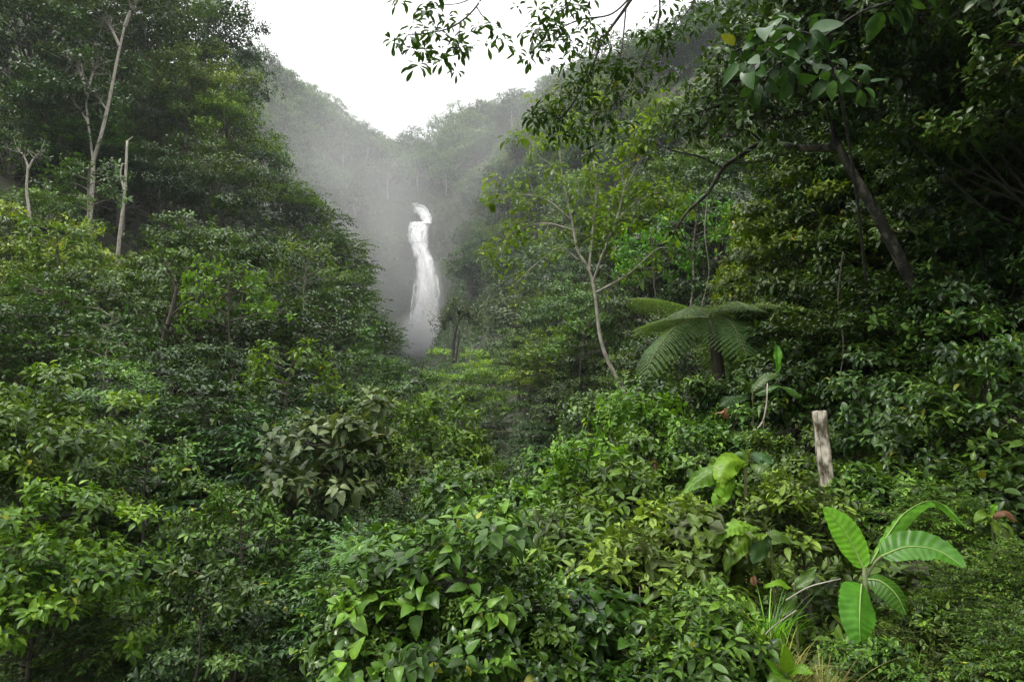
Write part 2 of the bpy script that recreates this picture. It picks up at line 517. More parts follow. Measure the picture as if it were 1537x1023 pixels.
def build_terrain():
    xs = np.unique(np.concatenate([np.linspace(-600, -60, 37), np.linspace(-60, -12, 49), np.linspace(-12, 12, 61), np.linspace(12, 60, 49), np.linspace(60, 600, 37)]))
    ys = np.unique(np.concatenate([np.linspace(-400, -30, 20), np.linspace(-30, 0, 16), np.linspace(0, 30, 76), np.linspace(30, 120, 61), np.linspace(120, 350, 116), np.linspace(350, 900, 30)]))
    X, Y = np.meshgrid(xs, ys)
    V = np.stack([X, Y, ground_z(X, Y)], -1).reshape(-1, 3)
    nx = len(xs)
    i, j = np.meshgrid(np.arange(len(ys) - 1), np.arange(nx - 1), indexing='ij')
    a = (i * nx + j).ravel()
    T = np.concatenate([np.stack([a, a + 1, a + nx + 1], -1), np.stack([a, a + nx + 1, a + nx], -1)])
    acc = Acc()
    acc.add(V, T, .5)
    me = acc.mesh('terrain')
    o = link('terrain', me, [M['soil'], M['rock']])
    cen = V[T].mean(1)
    rock = (np.hypot((cen[:, 0] + 38), (cen[:, 1] - 276) * .8) < 12).astype(np.int32)
    me.polygons.foreach_set('material_index', rock)
    props(o, 'dark leaf-littered ground of the steep forested valley', 'ground', kind='structure')
build_terrain()

# ------------------------------------------------------------------ plant prototypes
PROTO = {}

def make_tree_proto(key, seed, R, Hh, trunk_h, n_cl, shoots, k, size, style='rosette', tmpl=LEAF_LO, flat=.55, wr=.5, lo=-.6,
                    rc=(.26, .42), trunk_r=None, droop=.3, twigs=False, shell=.72, length=None, th=1.25, top=-.2, mix=0.0):
    """One tree or shrub: crown mesh and trunk-with-limbs mesh, base at the origin, crown centre at trunk_h."""
    rng = np.random.default_rng(seed)
    c, r = crown_clumps(rng, n_cl, R, Hh, trunk_h, shell=shell, lo=lo, rc=rc)
    centre = np.array([0, 0, trunk_h - Hh * .4])
    o, ax = clump_shoots(rng, c, r, shoots, flat, centre, lo=top)
    clump_tone = np.repeat(rng.normal(0, .19, len(c)), shoots)  # random tone per clump, spread widened to imitate light and shade
    acc = Acc()
    if style == 'rosette':
        b = rng.random(len(o)) >= mix
        rosette(rng, acc, tmpl, o[b], ax[b], k, size, wr=wr, droop=droop, th=th, tone0=clump_tone[b])
        if mix:
            b = ~b
            o2 = np.vstack([o[b], o[b] + rng.normal(0, R * .06, (b.sum(), 3))])
            rosette(rng, acc, LEAF_OV, o2, np.vstack([ax[b], ax[b]]), k + 1, size * .55, wr=.46, droop=droop, th=1.1, tone0=np.tile(clump_tone[b], 2) + .05, young=.8)
    else:
        d = norm(ax * np.array([1, 1, .35]) + rng.normal(0, .15, ax.shape))
        spray(rng, acc, tmpl, o, d, k, size, length or size * 3, wr=wr, droop=droop, tone0=clump_tone)
    crown = acc.mesh(key + '_crown')
    tr = trunk_r or R * .04
    ta = Acc()
    bend = rng.normal(0, R * .05, (2, 2))
    top = trunk_h + Hh * .25
    sp = curve([[0, 0, -R * .3], [bend[0, 0], bend[0, 1], top * .35], [bend[1, 0], bend[1, 1], top * .7], [0, 0, top]], 5)
    tube(ta, sp, np.linspace(tr * 1.25, tr * .35, len(sp)), 7)
    for ci, cr in zip(c, r):
        zb = np.clip(ci[2] - R * .55, max(trunk_h - Hh, top * .3), top * .95)
        b = np.array([np.interp(zb, sp[:, 2], sp[:, q]) for q in range(3)])
        mid = (b + ci) / 2 + np.array([0, 0, -R * .06]) + rng.normal(0, R * .04, 3)
        tube(ta, curve([b, mid, ci], 4), np.linspace(tr * .24, tr * .07, 9), 5)
    if twigs:
        A = np.repeat(c, shoots, axis=0)
        sel = rng.random(len(o)) < twigs
        sticks(ta, A[sel], o[sel], tr * .1, tr * .05)
    PROTO[key] = (crown, ta.mesh(key + '_trunk'), R, trunk_h)

# far canopy (seen from 100 m and more)
for i in range(4):
    make_tree_proto(f'far{i}', 100 + i, 6, 5, 9, 34, 20, 4, .75, flat=.65, wr=.55, rc=(.24, .40))
# mid-distance trees, 35 to 100 m
for i in range(3):
    make_tree_proto(f'mid{i}', 200 + i, 5, 4.2, 7, 46, 36, 5, .38, flat=.34, top=0.0, wr=.5, rc=(.2, .34))
make_tree_proto('layer0', 210, 5, 4.2, 7.0, 46, 22, 7, .50, style='spray', flat=.26, wr=.52, rc=(.22, .40), length=1.2)
make_tree_proto('layer1', 211, 5, 3.8, 7.0, 42, 22, 7, .50, style='spray', flat=.26, wr=.52, rc=(.22, .40), length=1.2)
# nearer trees, 12 to 35 m
for i in range(3):
    make_tree_proto(f'near{i}', 300 + i, 3.2, 2.7, 4.4, 50, 38, 6, .20, flat=.30, wr=.5, rc=(.16, .30), top=0.0, mix=.15, tmpl=LEAF_OV, twigs=.12)
make_tree_proto('nearl', 310, 3.2, 2.6, 4.2, 56, 24, 8, .21, style='spray', flat=.3, wr=.48, rc=(.18, .3), tmpl=LEAF_OV, length=.55, twigs=.3)
# shrubs, 4 to 14 m; radius 1
for i in range(2):
    make_tree_proto(f'shrub{i}', 400 + i, 1.0, .95, 1.0, 34, 30, 6, .10, flat=.42, wr=.5, rc=(.16, .34), mix=.2, tmpl=LEAF_OV, twigs=.3, trunk_r=.03, lo=-.5)
for i in range(2):
    make_tree_proto(f'spray{i}', 410 + i, 1.0, .9, 1.0, 36, 20, 8, .098, style='spray', flat=.45, wr=.44, rc=(.2, .36), tmpl=LEAF_OV, length=.26, twigs=.5, trunk_r=.03, lo=-.5)
for i in range(2):
    make_tree_proto(f'bush{i}', 450 + i, 1.0, .95, 1.0, 32, 20, 5, .150, flat=.45, wr=.5, rc=(.16, .36), mix=.45, tmpl=LEAF_OV4, twigs=.5, trunk_r=.03, lo=-.5, droop=.4)
for i in range(3):
    make_tree_proto(f'herb{i}', 460 + i, 1.0, .95, 1.0, 28, 15, 4 + i % 2, .24, flat=.6, wr=[.52, .62, .42][i], rc=(.16, .42), mix=.5, tmpl=[LEAF_OV4, LEAF_HEART, LEAF_OV4][i], twigs=.8, trunk_r=.02, lo=-.5, droop=[.4, .6, .3][i])
make_tree_proto('bigleaf', 420, 1.0, .95, 1.0, 28, 12, 5, .20, flat=.4, wr=.58, rc=(.16, .34), mix=.2, tmpl=LEAF_HEART, twigs=.6, trunk_r=.03, droop=.55, lo=-.5)
make_tree_proto('bigfront', 421, 1.0, .95, 1.0, 32, 15, 5, .17, flat=.5, wr=.62, rc=(.16, .38), tmpl=LEAF_HEART, twigs=.8, trunk_r=.02, droop=.5, lo=-.5, mix=.4)
make_tree_proto('yellow0', 430, 1.0, .95, 1.0, 44, 18, 6, .115, flat=.45, wr=.46, rc=(.18, .3), tmpl=LEAF_OV4, twigs=.5, trunk_r=.025, droop=.4, lo=-.5)
make_tree_proto('obov0', 440, 1.0, .9, 1.0, 30, 12, 7, .15, flat=.5, wr=.42, rc=(.2, .32), tmpl=LEAF_OBOV, twigs=.8, trunk_r=.025, droop=.45, lo=-.4, th=1.4)

def place(key, name, label, cat, base, s, rz, mat, bark, group=None, crown_name='crown', trunk_name='trunk'):
    crown, trunk, R, th = PROTO[key]
    t = thing(name, label, cat, base, rz, s, group)
    link(trunk_name, trunk, [M[bark]], t)
    link(crown_name, crown, [M[mat]], t)
    return t

# ------------------------------------------------------------------ waterfall
FALL = [  # (py, left px, right px) in three cascades
    [(306, 618, 624), (312, 620, 641), (319, 624, 646), (326, 630, 649), (336, 634, 648)],
    [(334, 613, 646), (342, 611, 645), (352, 612, 644), (364, 613, 642)],
    [(358, 613, 640), (372, 617, 645), (388, 622, 650), (405, 624, 654), (425, 623, 657), (450, 620, 660), (480, 613, 663), (505, 607, 666), (526, 603, 668)],
]
def build_waterfall():
    rng = np.random.default_rng(5)
    m, t = nodes_of('falling_water')
    N, K = t.nodes.new, t.links.new
    out, bs = N('ShaderNodeOutputMaterial'), N('ShaderNodeBsdfPrincipled')
    tc, mp, nz, rp = N('ShaderNodeTexCoord'), N('ShaderNodeMapping'), N('ShaderNodeTexNoise'), N('ShaderNodeValToRGB')
    mp.inputs['Scale'].default_value = (.7, .7, .22)
    nz.inputs['Scale'].default_value = .9
    nz.inputs['Detail'].default_value = 8
    rp.color_ramp.elements[0].position, rp.color_ramp.elements[0].color = .30, (.78, .79, .81, 1)
    rp.color_ramp.elements[1].position, rp.color_ramp.elements[1].color = .55, (.97, .97, .98, 1)
    bs.inputs['Roughness'].default_value = .6
    at, ad, ar = N('ShaderNodeAttribute'), N('ShaderNodeMath'), N('ShaderNodeMapRange')   # the sheet frays where it thins at its sides
    at.attribute_name = 'tone'
    ad.operation = 'ADD'
    ar.inputs[1].default_value, ar.inputs[2].default_value = .62, 1.25
    K(tc.outputs['Object'], mp.inputs[0]); K(mp.outputs[0], nz.inputs['Vector']); K(nz.outputs[0], rp.inputs[0])
    K(at.outputs['Fac'], ad.inputs[0]); K(nz.outputs[0], ad.inputs[1]); K(ad.outputs[0], ar.inputs[0])
    K(ar.outputs[0], bs.inputs['Alpha'])
    K(rp.outputs[0], bs.inputs['Base Color']); K(bs.outputs[0], out.inputs['Surface'])
    base = ray_hit(640, 522)
    root = thing('waterfall', 'tall white waterfall dropping in three cascades down the misty head of the valley', 'waterfall', base)
    root['kind'] = 'structure'
    for ci, seg in enumerate(FALL):
        acc = Acc()
        pys = np.array([s[0] for s in seg], float)
        n = 10 + 5 * len(seg)
        rows = np.linspace(pys[0], pys[-1], n)
        cols = 19
        hits, dep_prev = [], None
        for py in rows:
            l, r = np.interp(py, pys, [s[1] for s in seg]), np.interp(py, pys, [s[2] for s in seg])
            h = ray_hit((l + r) / 2, py, 200)
            dep = (h[1] if h is not None else 280) - 1.2
            if dep_prev is not None:
                dep = min(dep, dep_prev + .2)
            dep_prev = dep
            hits.append((py, l, r, dep))
        V = []
        for q, (py, l, r, dep) in enumerate(hits):
            for k in range(cols):
                f = k / (cols - 1)
                jag = rng.normal(0, .9) if k in (0, cols - 1) else 0
                p = P(l + (r - l) * (f * 1.16 - .08) + jag, py, dep)
                p[1] -= math.sin(math.pi * f) * 1.2 + .35 * math.sin(k * 2.3 + q * .35) + rng.normal(0, .12)
                V.append(p - base)
        T, edge = [], []
        for q in range(n - 1):
            for k in range(cols - 1):
                a = q * cols + k
                T += [[a, a + cols, a + cols + 1], [a, a + cols + 1, a + 1]]
                edge += [min(1, min(k + .4, cols - 1.4 - k) / 6.5)] * 2
        acc.add(V, T, np.array(edge))
        # separate falling strands in front of the sheet
        for _ in range(20 if ci == 2 else 6):
            f = rng.uniform(-.06, 1.06)
            q0 = rng.integers(0, n - 4)
            q1 = min(n - 1, q0 + rng.integers(4, 14))
            pts = []
            for q in range(q0, q1 + 1):
                py, l, r, dep = hits[q]
                p = P(l + (r - l) * np.clip(f + .015 * math.sin(q), -.08, 1.08), py, dep)
                p[1] -= 1.3 + math.sin(math.pi * np.clip(f, 0, 1)) * 1.2
                pts.append(p - base)
            w = rng.uniform(.2, .5)
            tube(acc, pts, w * np.sin(np.linspace(.25, math.pi - .1, len(pts))), 5, tone=rng.uniform(.3, .6))
        link('cascade', acc.mesh('cascade'), [m], root)
build_waterfall()

def mist(name, centre, size, density, seed, label, noise=1.0, color=(.985, .985, .99)):
    """Drifting spray: an ellipsoid of air thick with droplets, thinning to nothing at its edge."""
    m, t = nodes_of('spray_air')
    N, K = t.nodes.new, t.links.new
    out, pv = N('ShaderNodeOutputMaterial'), N('ShaderNodeVolumePrincipled')
    pv.inputs['Color'].default_value = (*color, 1)
    tc, ln, nz = N('ShaderNodeTexCoord'), N('ShaderNodeVectorMath'), N('ShaderNodeTexNoise')
    ln.operation = 'LENGTH'
    nz.inputs['Scale'].default_value = 2.2
    nz.inputs['Detail'].default_value = 3
    nz.noise_dimensions = '4D'
    nz.inputs['W'].default_value = seed
    mr = N('ShaderNodeMapRange')
    mr.interpolation_type = 'SMOOTHSTEP'
    mr.inputs[1].default_value = 1.0
    mr.inputs[2].default_value = 0.15
    mr.inputs[3].default_value = 0.0
    mr.inputs[4].default_value = density
    nr = N('ShaderNodeMapRange')
    nr.inputs[1].default_value = .38
    nr.inputs[2].default_value = .62
    nr.inputs[3].default_value = 1 - noise * .85
    nr.inputs[4].default_value = 1 + noise * .6
    mu = N('ShaderNodeMath')
    mu.operation = 'MULTIPLY'
    K(tc.outputs['Object'], ln.inputs[0]); K(tc.outputs['Object'], nz.inputs['Vector'])
    K(ln.outputs['Value'], mr.inputs[0]); K(nz.outputs[0], nr.inputs[0])
    K(mr.outputs[0], mu.inputs[0]); K(nr.outputs[0], mu.inputs[1])
    K(mu.outputs[0], pv.inputs['Density']); K(pv.outputs[0], out.inputs['Volume'])
    a = Acc()
    nu, nv = 24, 14
    th, ph = np.meshgrid(np.linspace(0, math.pi, nv), np.arange(nu) * 2 * math.pi / nu, indexing='ij')
    V = np.stack([np.sin(th) * np.cos(ph), np.sin(th) * np.sin(ph), np.cos(th)], -1)
    T = []
    for i in range(nv - 1):
        for j in range(nu):
            p, q = i * nu + j, i * nu + (j + 1) % nu
            if i > 0:
                T.append([p, p + nu, q])
            if i < nv - 2:
                T.append([q, p + nu, q + nu])
    a.add(V.reshape(-1, 3), T, .5)
    o = link(name, a.mesh(name), [m])
    o.location, o.scale = tuple(centre), size
    props(o, label, 'mist', kind='stuff')
mist('mist', P(643, 455, 263), (8, 8, 24), .12, 1.0, 'white spray blowing off the long fall', .8)
mist('mist', P(640, 512, 257), (17, 11, 14), .34, 3.0, 'white cloud of spray at the foot of the waterfall', .7)
mist('mist', P(595, 390, 235), (26, 18, 52), .013, 4.0, 'thin mist drifting up the valley beside the waterfall', .6)
mist('mist', P(500, 290, 195), (40, 46, 66), .0065, 9.0, 'thin cloud of mist along the left slope beyond the near trees', .5)
mist('mist', P(760, 250, 235), (60, 50, 70), .004, 2.0, 'pale mist spread over the far right slope', .4)
# ------------------------------------------------------------------ forest on the slopes
rngF = np.random.default_rng(11)
WORDS = {'deep': 'dark green', 'mid': 'mid green', 'yellow': 'yellow-green', 'grey': 'grey-green', 'blue': 'bluish green', 'lime': 'fresh green'}
GW, GH = 256, 170
cover = np.zeros((GH, GW), bool)

def disc(px, py, rpx, f=1.0):
    cx, cyy, r = px / W * GW, py / H * GH, rpx / W * GW * f
    yy, xx = np.ogrid[:GH, :GW]
    return (xx - cx) ** 2 + (yy - cyy) ** 2 < max(r, .8) ** 2

fall_mask = np.zeros((GH, GW), bool)
for seg in FALL:
    for (a, b) in zip(seg[:-1], seg[1:]):
        for t in np.linspace(0, 1, 8):
            py, l, r = [a[q] * (1 - t) + b[q] * t for q in range(3)]
            fall_mask |= disc((l + r) / 2, py, (r - l) / 2 + 3)

EXPL = []   # explicit trees: px, py of the crown centre, distance, crown radius m, prototype, leaf, bark, label
def E(px, py, d, R, key, mat, bark, label, name='broadleaf_tree', cat='tree', group=None, rz=None):
    EXPL.append((px, py, d, R, key, mat, bark, label, name, cat, group, rz))

# left slope, high and dark; some leaves lightened in place of haze
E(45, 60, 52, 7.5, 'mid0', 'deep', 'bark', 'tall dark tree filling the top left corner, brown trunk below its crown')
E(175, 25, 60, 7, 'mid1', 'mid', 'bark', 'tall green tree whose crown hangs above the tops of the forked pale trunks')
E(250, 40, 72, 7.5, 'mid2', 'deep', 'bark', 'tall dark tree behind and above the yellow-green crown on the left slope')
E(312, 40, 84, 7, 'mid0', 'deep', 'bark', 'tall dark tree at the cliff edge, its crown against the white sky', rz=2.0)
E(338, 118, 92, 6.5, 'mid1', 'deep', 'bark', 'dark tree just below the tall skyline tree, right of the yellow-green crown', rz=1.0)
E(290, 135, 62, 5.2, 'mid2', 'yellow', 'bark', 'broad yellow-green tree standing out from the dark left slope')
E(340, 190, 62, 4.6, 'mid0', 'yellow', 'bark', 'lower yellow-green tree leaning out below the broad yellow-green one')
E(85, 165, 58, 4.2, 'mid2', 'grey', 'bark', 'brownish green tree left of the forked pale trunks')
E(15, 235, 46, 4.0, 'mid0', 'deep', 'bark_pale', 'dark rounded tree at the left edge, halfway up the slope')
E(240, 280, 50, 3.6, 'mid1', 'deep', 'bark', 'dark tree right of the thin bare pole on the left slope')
E(320, 285, 56, 5.0, 'mid2', 'mid', 'bark', 'large green tree in the hollow below the yellow-green crowns', rz=2.2)
E(380, 255, 80, 6.0, 'mid0', 'mid', 'bark', 'rounded tree on the shoulder of the left slope where the mist begins', rz=.6)
E(70, 335, 40, 3.2, 'mid1', 'mid', 'bark_pale', 'leafy tree with pale stems low on the left edge', rz=2.5)
E(440, 330, 78, 5.2, 'layer0', 'mid', 'bark', 'layered tree at the edge of the misty gap, highest of the layered ones', rz=1.2)
E(490, 395, 66, 4.6, 'layer1', 'mid', 'bark', 'layered tree with flat sprays, below the highest of the layered ones', rz=.3)
E(506, 450, 62, 3.8, 'layer0', 'mid', 'bark', 'layered tree reaching towards the lower waterfall with feathery edge', rz=2.8)
E(546, 515, 56, 3.2, 'layer1', 'mid', 'bark', 'layered tree directly left of the foot of the waterfall', rz=1.9)
E(588, 572, 50, 2.2, 'layer0', 'mid', 'bark', 'small layered tree in front of the spray, left of the light green dome', rz=4.0)
E(420, 430, 48, 4.2, 'mid2', 'deep', 'bark', 'dark bluish tree behind the broad glossy crown, on its right', rz=.9)
E(480, 500, 42, 3.8, 'layer1', 'deep', 'bark', 'dark spreading tree between the broad glossy crown and the layered trees', rz=3.3)
# left middle ground
E(310, 415, 27, 3.5, 'near0', 'mid', 'bark', 'broad glossy tree with a domed crown, largest in the left middle ground')
E(85, 430, 25, 3.3, 'near1', 'yellow', 'bark', 'yellowish glossy tree at the left edge of the middle ground', rz=1.1)
E(190, 480, 22, 2.6, 'near2', 'mid', 'bark', 'glossy tree in front of the broad domed one, on its left', rz=.5)
E(55, 545, 17, 2.2, 'nearl', 'mid', 'bark', 'rounded tree with drooping sprays above the yellow-green one at left', rz=.7)
E(370, 545, 22, 2.8, 'nearl', 'deep', 'bark', 'dark shaded tree below the broad domed one', rz=2.2)
E(262, 600, 16, 2.1, 'near2', 'deep', 'bark', 'dark tree beside the slender leaning trunk', rz=3.1)
E(500, 590, 30, 3.2, 'near0', 'mid', 'bark', 'dull green domed tree right of the dark shaded one', rz=4.1)
E(160, 640, 13, 1.6, 'near1', 'mid', 'bark', 'small tree in the dark hollow, left of the slender leaning trunk', rz=5.0)
E(50, 690, 8.5, 1.15, 'yellow0', 'yellow', 'bark', 'yellow-green bush at the left edge, upper of the two bright ones', 'bush', 'bush')
E(330, 690, 13, 1.5, 'spray0', 'deep', 'bark', 'dark bush in the hollow under the dark shaded tree', 'bush', 'bush', rz=1.4)
E(702, 588, 44, 3.4, 'near1', 'sapling', 'bark', 'light green domed tree in the valley floor below the spray', rz=.2)
E(790, 530, 66, 3.8, 'mid0', 'mid', 'bark', 'dusky tree behind the light green dome, on its right', rz=1.9)
E(725, 655, 38, 2.3, 'near1', 'deep', 'bark', 'hazy tree below the light green dome in the valley floor', rz=2.4)  # deep leaf colour stands in for the cleft's shade
# right of the valley
E(835, 560, 34, 2.5, 'nearl', 'yellow', 'bark', 'yellow-tinged tree across the valley, left of the slender pale trunk', rz=1.0)
E(870, 620, 30, 2.6, 'near2', 'deep', 'bark', 'dark tree at the right rim of the valley floor', rz=2.6)
E(812, 668, 30, 1.7, 'near0', 'deep', 'bark', 'small dark tree in the shaded cleft of the valley floor', rz=.4)  # leaves kept dark in place of the cleft's shade
E(850, 480, 60, 4.6, 'mid2', 'mid', 'bark', 'rounded tree on the right slope behind the slender pale trunk', rz=1.6)
E(940, 520, 32, 3.0, 'near1', 'deep', 'bark', 'dark tree between the slender pale trunk and the tree fern', rz=3.9)
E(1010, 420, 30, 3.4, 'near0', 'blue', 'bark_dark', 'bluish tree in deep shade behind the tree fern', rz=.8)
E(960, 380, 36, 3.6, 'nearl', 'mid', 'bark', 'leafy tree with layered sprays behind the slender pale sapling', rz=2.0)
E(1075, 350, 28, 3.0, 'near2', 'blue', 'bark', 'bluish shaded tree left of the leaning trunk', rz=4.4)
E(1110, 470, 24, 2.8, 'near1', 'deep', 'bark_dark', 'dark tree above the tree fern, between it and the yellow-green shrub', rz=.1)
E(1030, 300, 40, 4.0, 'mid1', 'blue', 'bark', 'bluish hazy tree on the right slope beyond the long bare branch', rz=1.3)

tree_counter = 0
for (px, py, d, R, key, mat, bark, label, name, cat, group, rz) in EXPL:
    c = P(px, py, d)
    s = R / PROTO[key][2]
    base = np.array([c[0], c[1], c[2] - PROTO[key][3] * s])
    g = float(ground_z(c[0], c[1]))
    root = thing(name, label, cat, (c[0], c[1], min(g, base[2])), 0, 1.0, group)
    off = base[2] - min(g, base[2])
    rzz = rz if rz is not None else 0.0
    crown, trunk = PROTO[key][:2]
    for nm, me, mm in (('trunk', trunk, M[bark]), ('crown', crown, M[mat])):
        o = link(nm, me, [mm], root, (0, 0, off))
        o.scale = (s, s, s)
        o.rotation_euler = (0, 0, rzz)
    if off > .2 * s:           # carry the trunk on down to the slope
        a = Acc()
        tr = .045 * R
        tube(a, curve([[0, 0, -.5], [.12 * R, 0, off * .5], [0, 0, off + .05 * R]], 6), np.linspace(tr * 1.2, tr, 13), 8)
        link('trunk_base', a.mesh('trunk_base'), [M[bark]], root)
    qx, qy, dep = project(c)
    cover |= disc(qx, qy, F * R / dep, .8)

# near ground in front of everything hides the lower right of the frame
yy, xx = np.mgrid[:GH, :GW]
pxg, pyg = (xx + .5) / GW * W, (yy + .5) / GH * H
cover |= (pyg > np.interp(pxg, [0, 500, 800, 900, 1000, 1537], [720, 760, 690, 640, 560, 540]))
cover |= (pxg > 1130)

cands = []
y = 34.0
while y < 352:
    step = np.interp(y, [34, 100, 350], [5.5, 8.0, 10.5])
    for x in np.arange(-1.0 * y - 15, .75 * y + 15, step):
        xj, yj = x + rngF.uniform(-.4, .4) * step, y + rngF.uniform(-.4, .4) * step
        cands.append((yj, xj, step))
    y += step * .9
cands.sort()
auto, forest_rest = [], []
for (yj, xj, step) in cands:
    if xj > 6 and yj < 45:
        continue
    R = step * rngF.uniform(.55, .85)
    key = f'far{rngF.integers(4)}' if yj > 105 else (f'mid{rngF.integers(3)}' if rngF.random() < .7 else f'layer{rngF.integers(2)}')
    s = R / PROTO[key][2]
    g = float(ground_z(xj, yj))
    hgt = PROTO[key][3] * s
    tall = rngF.uniform(.75, 1.25)
    c = np.array([xj, yj, g + hgt * tall])
    qx, qy, dep = project(c)
    rp = F * R / dep
    if qx < -rp or qx > W + rp or qy < -rp or qy > H + rp:
        continue
    dd = disc(qx, qy, rp)
    if not dd.any() or (dd & ~cover).sum() < .08 * dd.sum():
        continue
    if yj < 290 and (disc(qx, qy, rp, 1.08) & fall_mask).any():
        R *= .38
        s *= .38
        rp *= .38
        c = np.array([xj, yj, g + hgt * .38 * tall])
        qx, qy, dep = project(c)
        if (disc(qx, qy, rp, 1.12) & fall_mask).any():
            continue
    if dep < 255 and 580 < qx + rp and qx - rp < 705 and qy - rp < 545 and qy + rp > 440:
        continue
    if dep < 75 and 735 < qx + rp * .6 and qx - rp * .6 < 810 and qy - rp * .5 < 725 and qy + rp > 590:
        continue
    if dep < 170 and 930 < qx < 1140 and qy < 160:
        continue
    if dep < 49 and 85 < qx + rp and qx - rp < 205 and qy - rp < 255:
        continue
    if dep < 36 and 160 < qx + rp and qx - rp < 205 and qy - rp < 380:
        continue
    cover |= disc(qx, qy, rp, .5)
    auto.append(dict(x=xj, y=yj, g=g, R=R, s=s, key=key, tall=tall, qx=qx, qy=qy, dep=dep))
print('auto trees', len(auto), 'explicit', len(EXPL))

def ordinal(n):
    return ['first', 'second', 'third', 'fourth', 'fifth', 'sixth', 'seventh', 'eighth', 'ninth', 'tenth', 'eleventh', 'twelfth', 'thirteenth', 'fourteenth'][n] if n < 14 else str(n + 1)

sky_line = np.interp([t['qx'] for t in auto], [390, 420, 470, 540, 560, 620, 700, 760, 830, 870, 960, 1100], [60, 130, 150, 215, 235, 212, 188, 165, 135, 105, 60, 10])
groups = {}
for t, sl in zip(auto, sky_line):
    r = rngF.random()
    t['mat'] = 'deep' if r < .35 else 'mid' if r < .72 else 'blue' if r < .83 else 'grey' if r < .92 else 'yellow'
    t['bark'] = 'bark_pale' if rngF.random() < .3 else 'bark'
    wf = 632
    if t['y'] > 225:
        zone = 'valley head'
    elif t['x'] < -14 and t['qx'] < wf:
        zone = 'near left slope' if t['y'] < 100 else 'far left slope'
    else:
        zone = 'near right slope' if t['y'] < 100 else 'far right slope'
    if t['qy'] - sl < 28 and t['qx'] > 385:
        band = 'on skyline of'
    else:
        band = 'high on' if t['qy'] < 230 else 'halfway up' if t['qy'] < 400 else 'low on'
    dx = abs(t['qx'] - wf)
    side = 'close to waterfall' if dx < 60 else 'short way from waterfall' if dx < 190 else 'far from waterfall'
    size = 'small' if t['R'] < 5 else 'broad' if t['R'] > 7 else ''
    t['key2'] = (size, WORDS[t['mat']], band, zone, side)
    t['grp'] = 'forest trees of the ' + zone
    groups.setdefault(t['key2'], []).append(t)
for (size, col, band, zone, side), ts in groups.items():
    ts.sort(key=lambda q: q['qx'])
    for i, t in enumerate(ts):
        first = f'{ordinal(i)} ' if len(ts) > 1 else ''
        fl = ' from left' if len(ts) > 1 else ''
        t['label'] = ' '.join(f'{first}{size} {col} tree{fl}, {band} {zone}, {side}'.split())
# the 280 that show largest are trees of their own; the rest of the far wood is one mass
auto.sort(key=lambda q: -q['R'] / q['dep'])
for t in auto[:250]:
    root = thing('forest_tree', t['label'], 'tree', (t['x'], t['y'], t['g']), rngF.uniform(0, 6.28), t['s'], t['grp'])
    crown, trunk, R, th = PROTO[t['key']]
    dz = th * (t['tall'] - 1)
    a = link('trunk', trunk, [M[t['bark']]], root)
    a.scale = (1, 1, t['tall'])
    b = link('crown', crown, [M[t['mat']]], root, (0, 0, dz))
    b.scale = (1, 1, rngF.uniform(.85, 1.15))
rest = auto[250:]
if rest:
    acc = Acc()
    for t in rest:
        me = PROTO[t['key']][0]
        co = np.empty(len(me.vertices) * 3, np.float32)
        me.vertices.foreach_get('co', co)
        ix = np.empty(len(me.loops), np.int32)
        me.loops.foreach_get('vertex_index', ix)
        a = rngF.uniform(0, 6.28)
        co = co.reshape(-1, 3) * t['s']
        co = np.stack([co[:, 0] * math.cos(a) - co[:, 1] * math.sin(a), co[:, 0] * math.sin(a) + co[:, 1] * math.cos(a), co[:, 2] * t['tall']], -1)
        acc.add(co + np.array([t['x'], t['y'], t['g']]), ix.reshape(-1, 3), rngF.uniform(0, .9, len(ix) // 3))
    props(link('forest', acc.mesh('forest'), [M['mid']]), 'distant misty forest canopy on the ridges around the waterfall', 'forest', kind='stuff')
def slope_cover():
    """Ferns, saplings and creepers that clothe the steep far slopes between the trees."""
    rng = np.random.default_rng(77)
    n = 26000
    y = rng.uniform(60, 350, n)
    x = rng.uniform(-1.0, .75, n) * y
    y = np.concatenate([y, rng.uniform(225, 335, 9000), rng.uniform(120, 266, 6000)])
    x = np.concatenate([x, rng.uniform(-85, 10, 9000), rng.uniform(-42, 6, 6000)])
    z = ground_z(x, y)
    nn = gnormal(x, y, 1.0)
    o = np.stack([x, y, z], -1)
    qx, qy, dep = project(o)
    ok = np.ones(len(o), bool)
    for seg in FALL:
        py_ = [q[0] for q in seg]
        l, r = np.interp(qy, py_, [q[1] for q in seg]), np.interp(qy, py_, [q[2] for q in seg])
        ok &= ~((qy > py_[0] - 5) & (qy < py_[-1] + 4) & (qx > l - 5) & (qx < r + 5) & (y > 248))
    o, nn = o[ok], nn[ok]
    o = o + nn * (rng.uniform(0, 1, len(o)) ** 2 * 2.2 + .2)[:, None]
    ax = norm(nn * .7 + UP * .5 + rng.normal(0, .3, o.shape))
    acc = Acc()
    rosette(rng, acc, LEAF_LO, o, ax, 6, 1.15, wr=.5, droop=.4)
    props(link('slope_foliage', acc.mesh('slope_foliage'), [M['mid']]), 'saplings and creepers clothing the steep misty slopes between the trees', 'undergrowth', kind='stuff')
slope_cover()
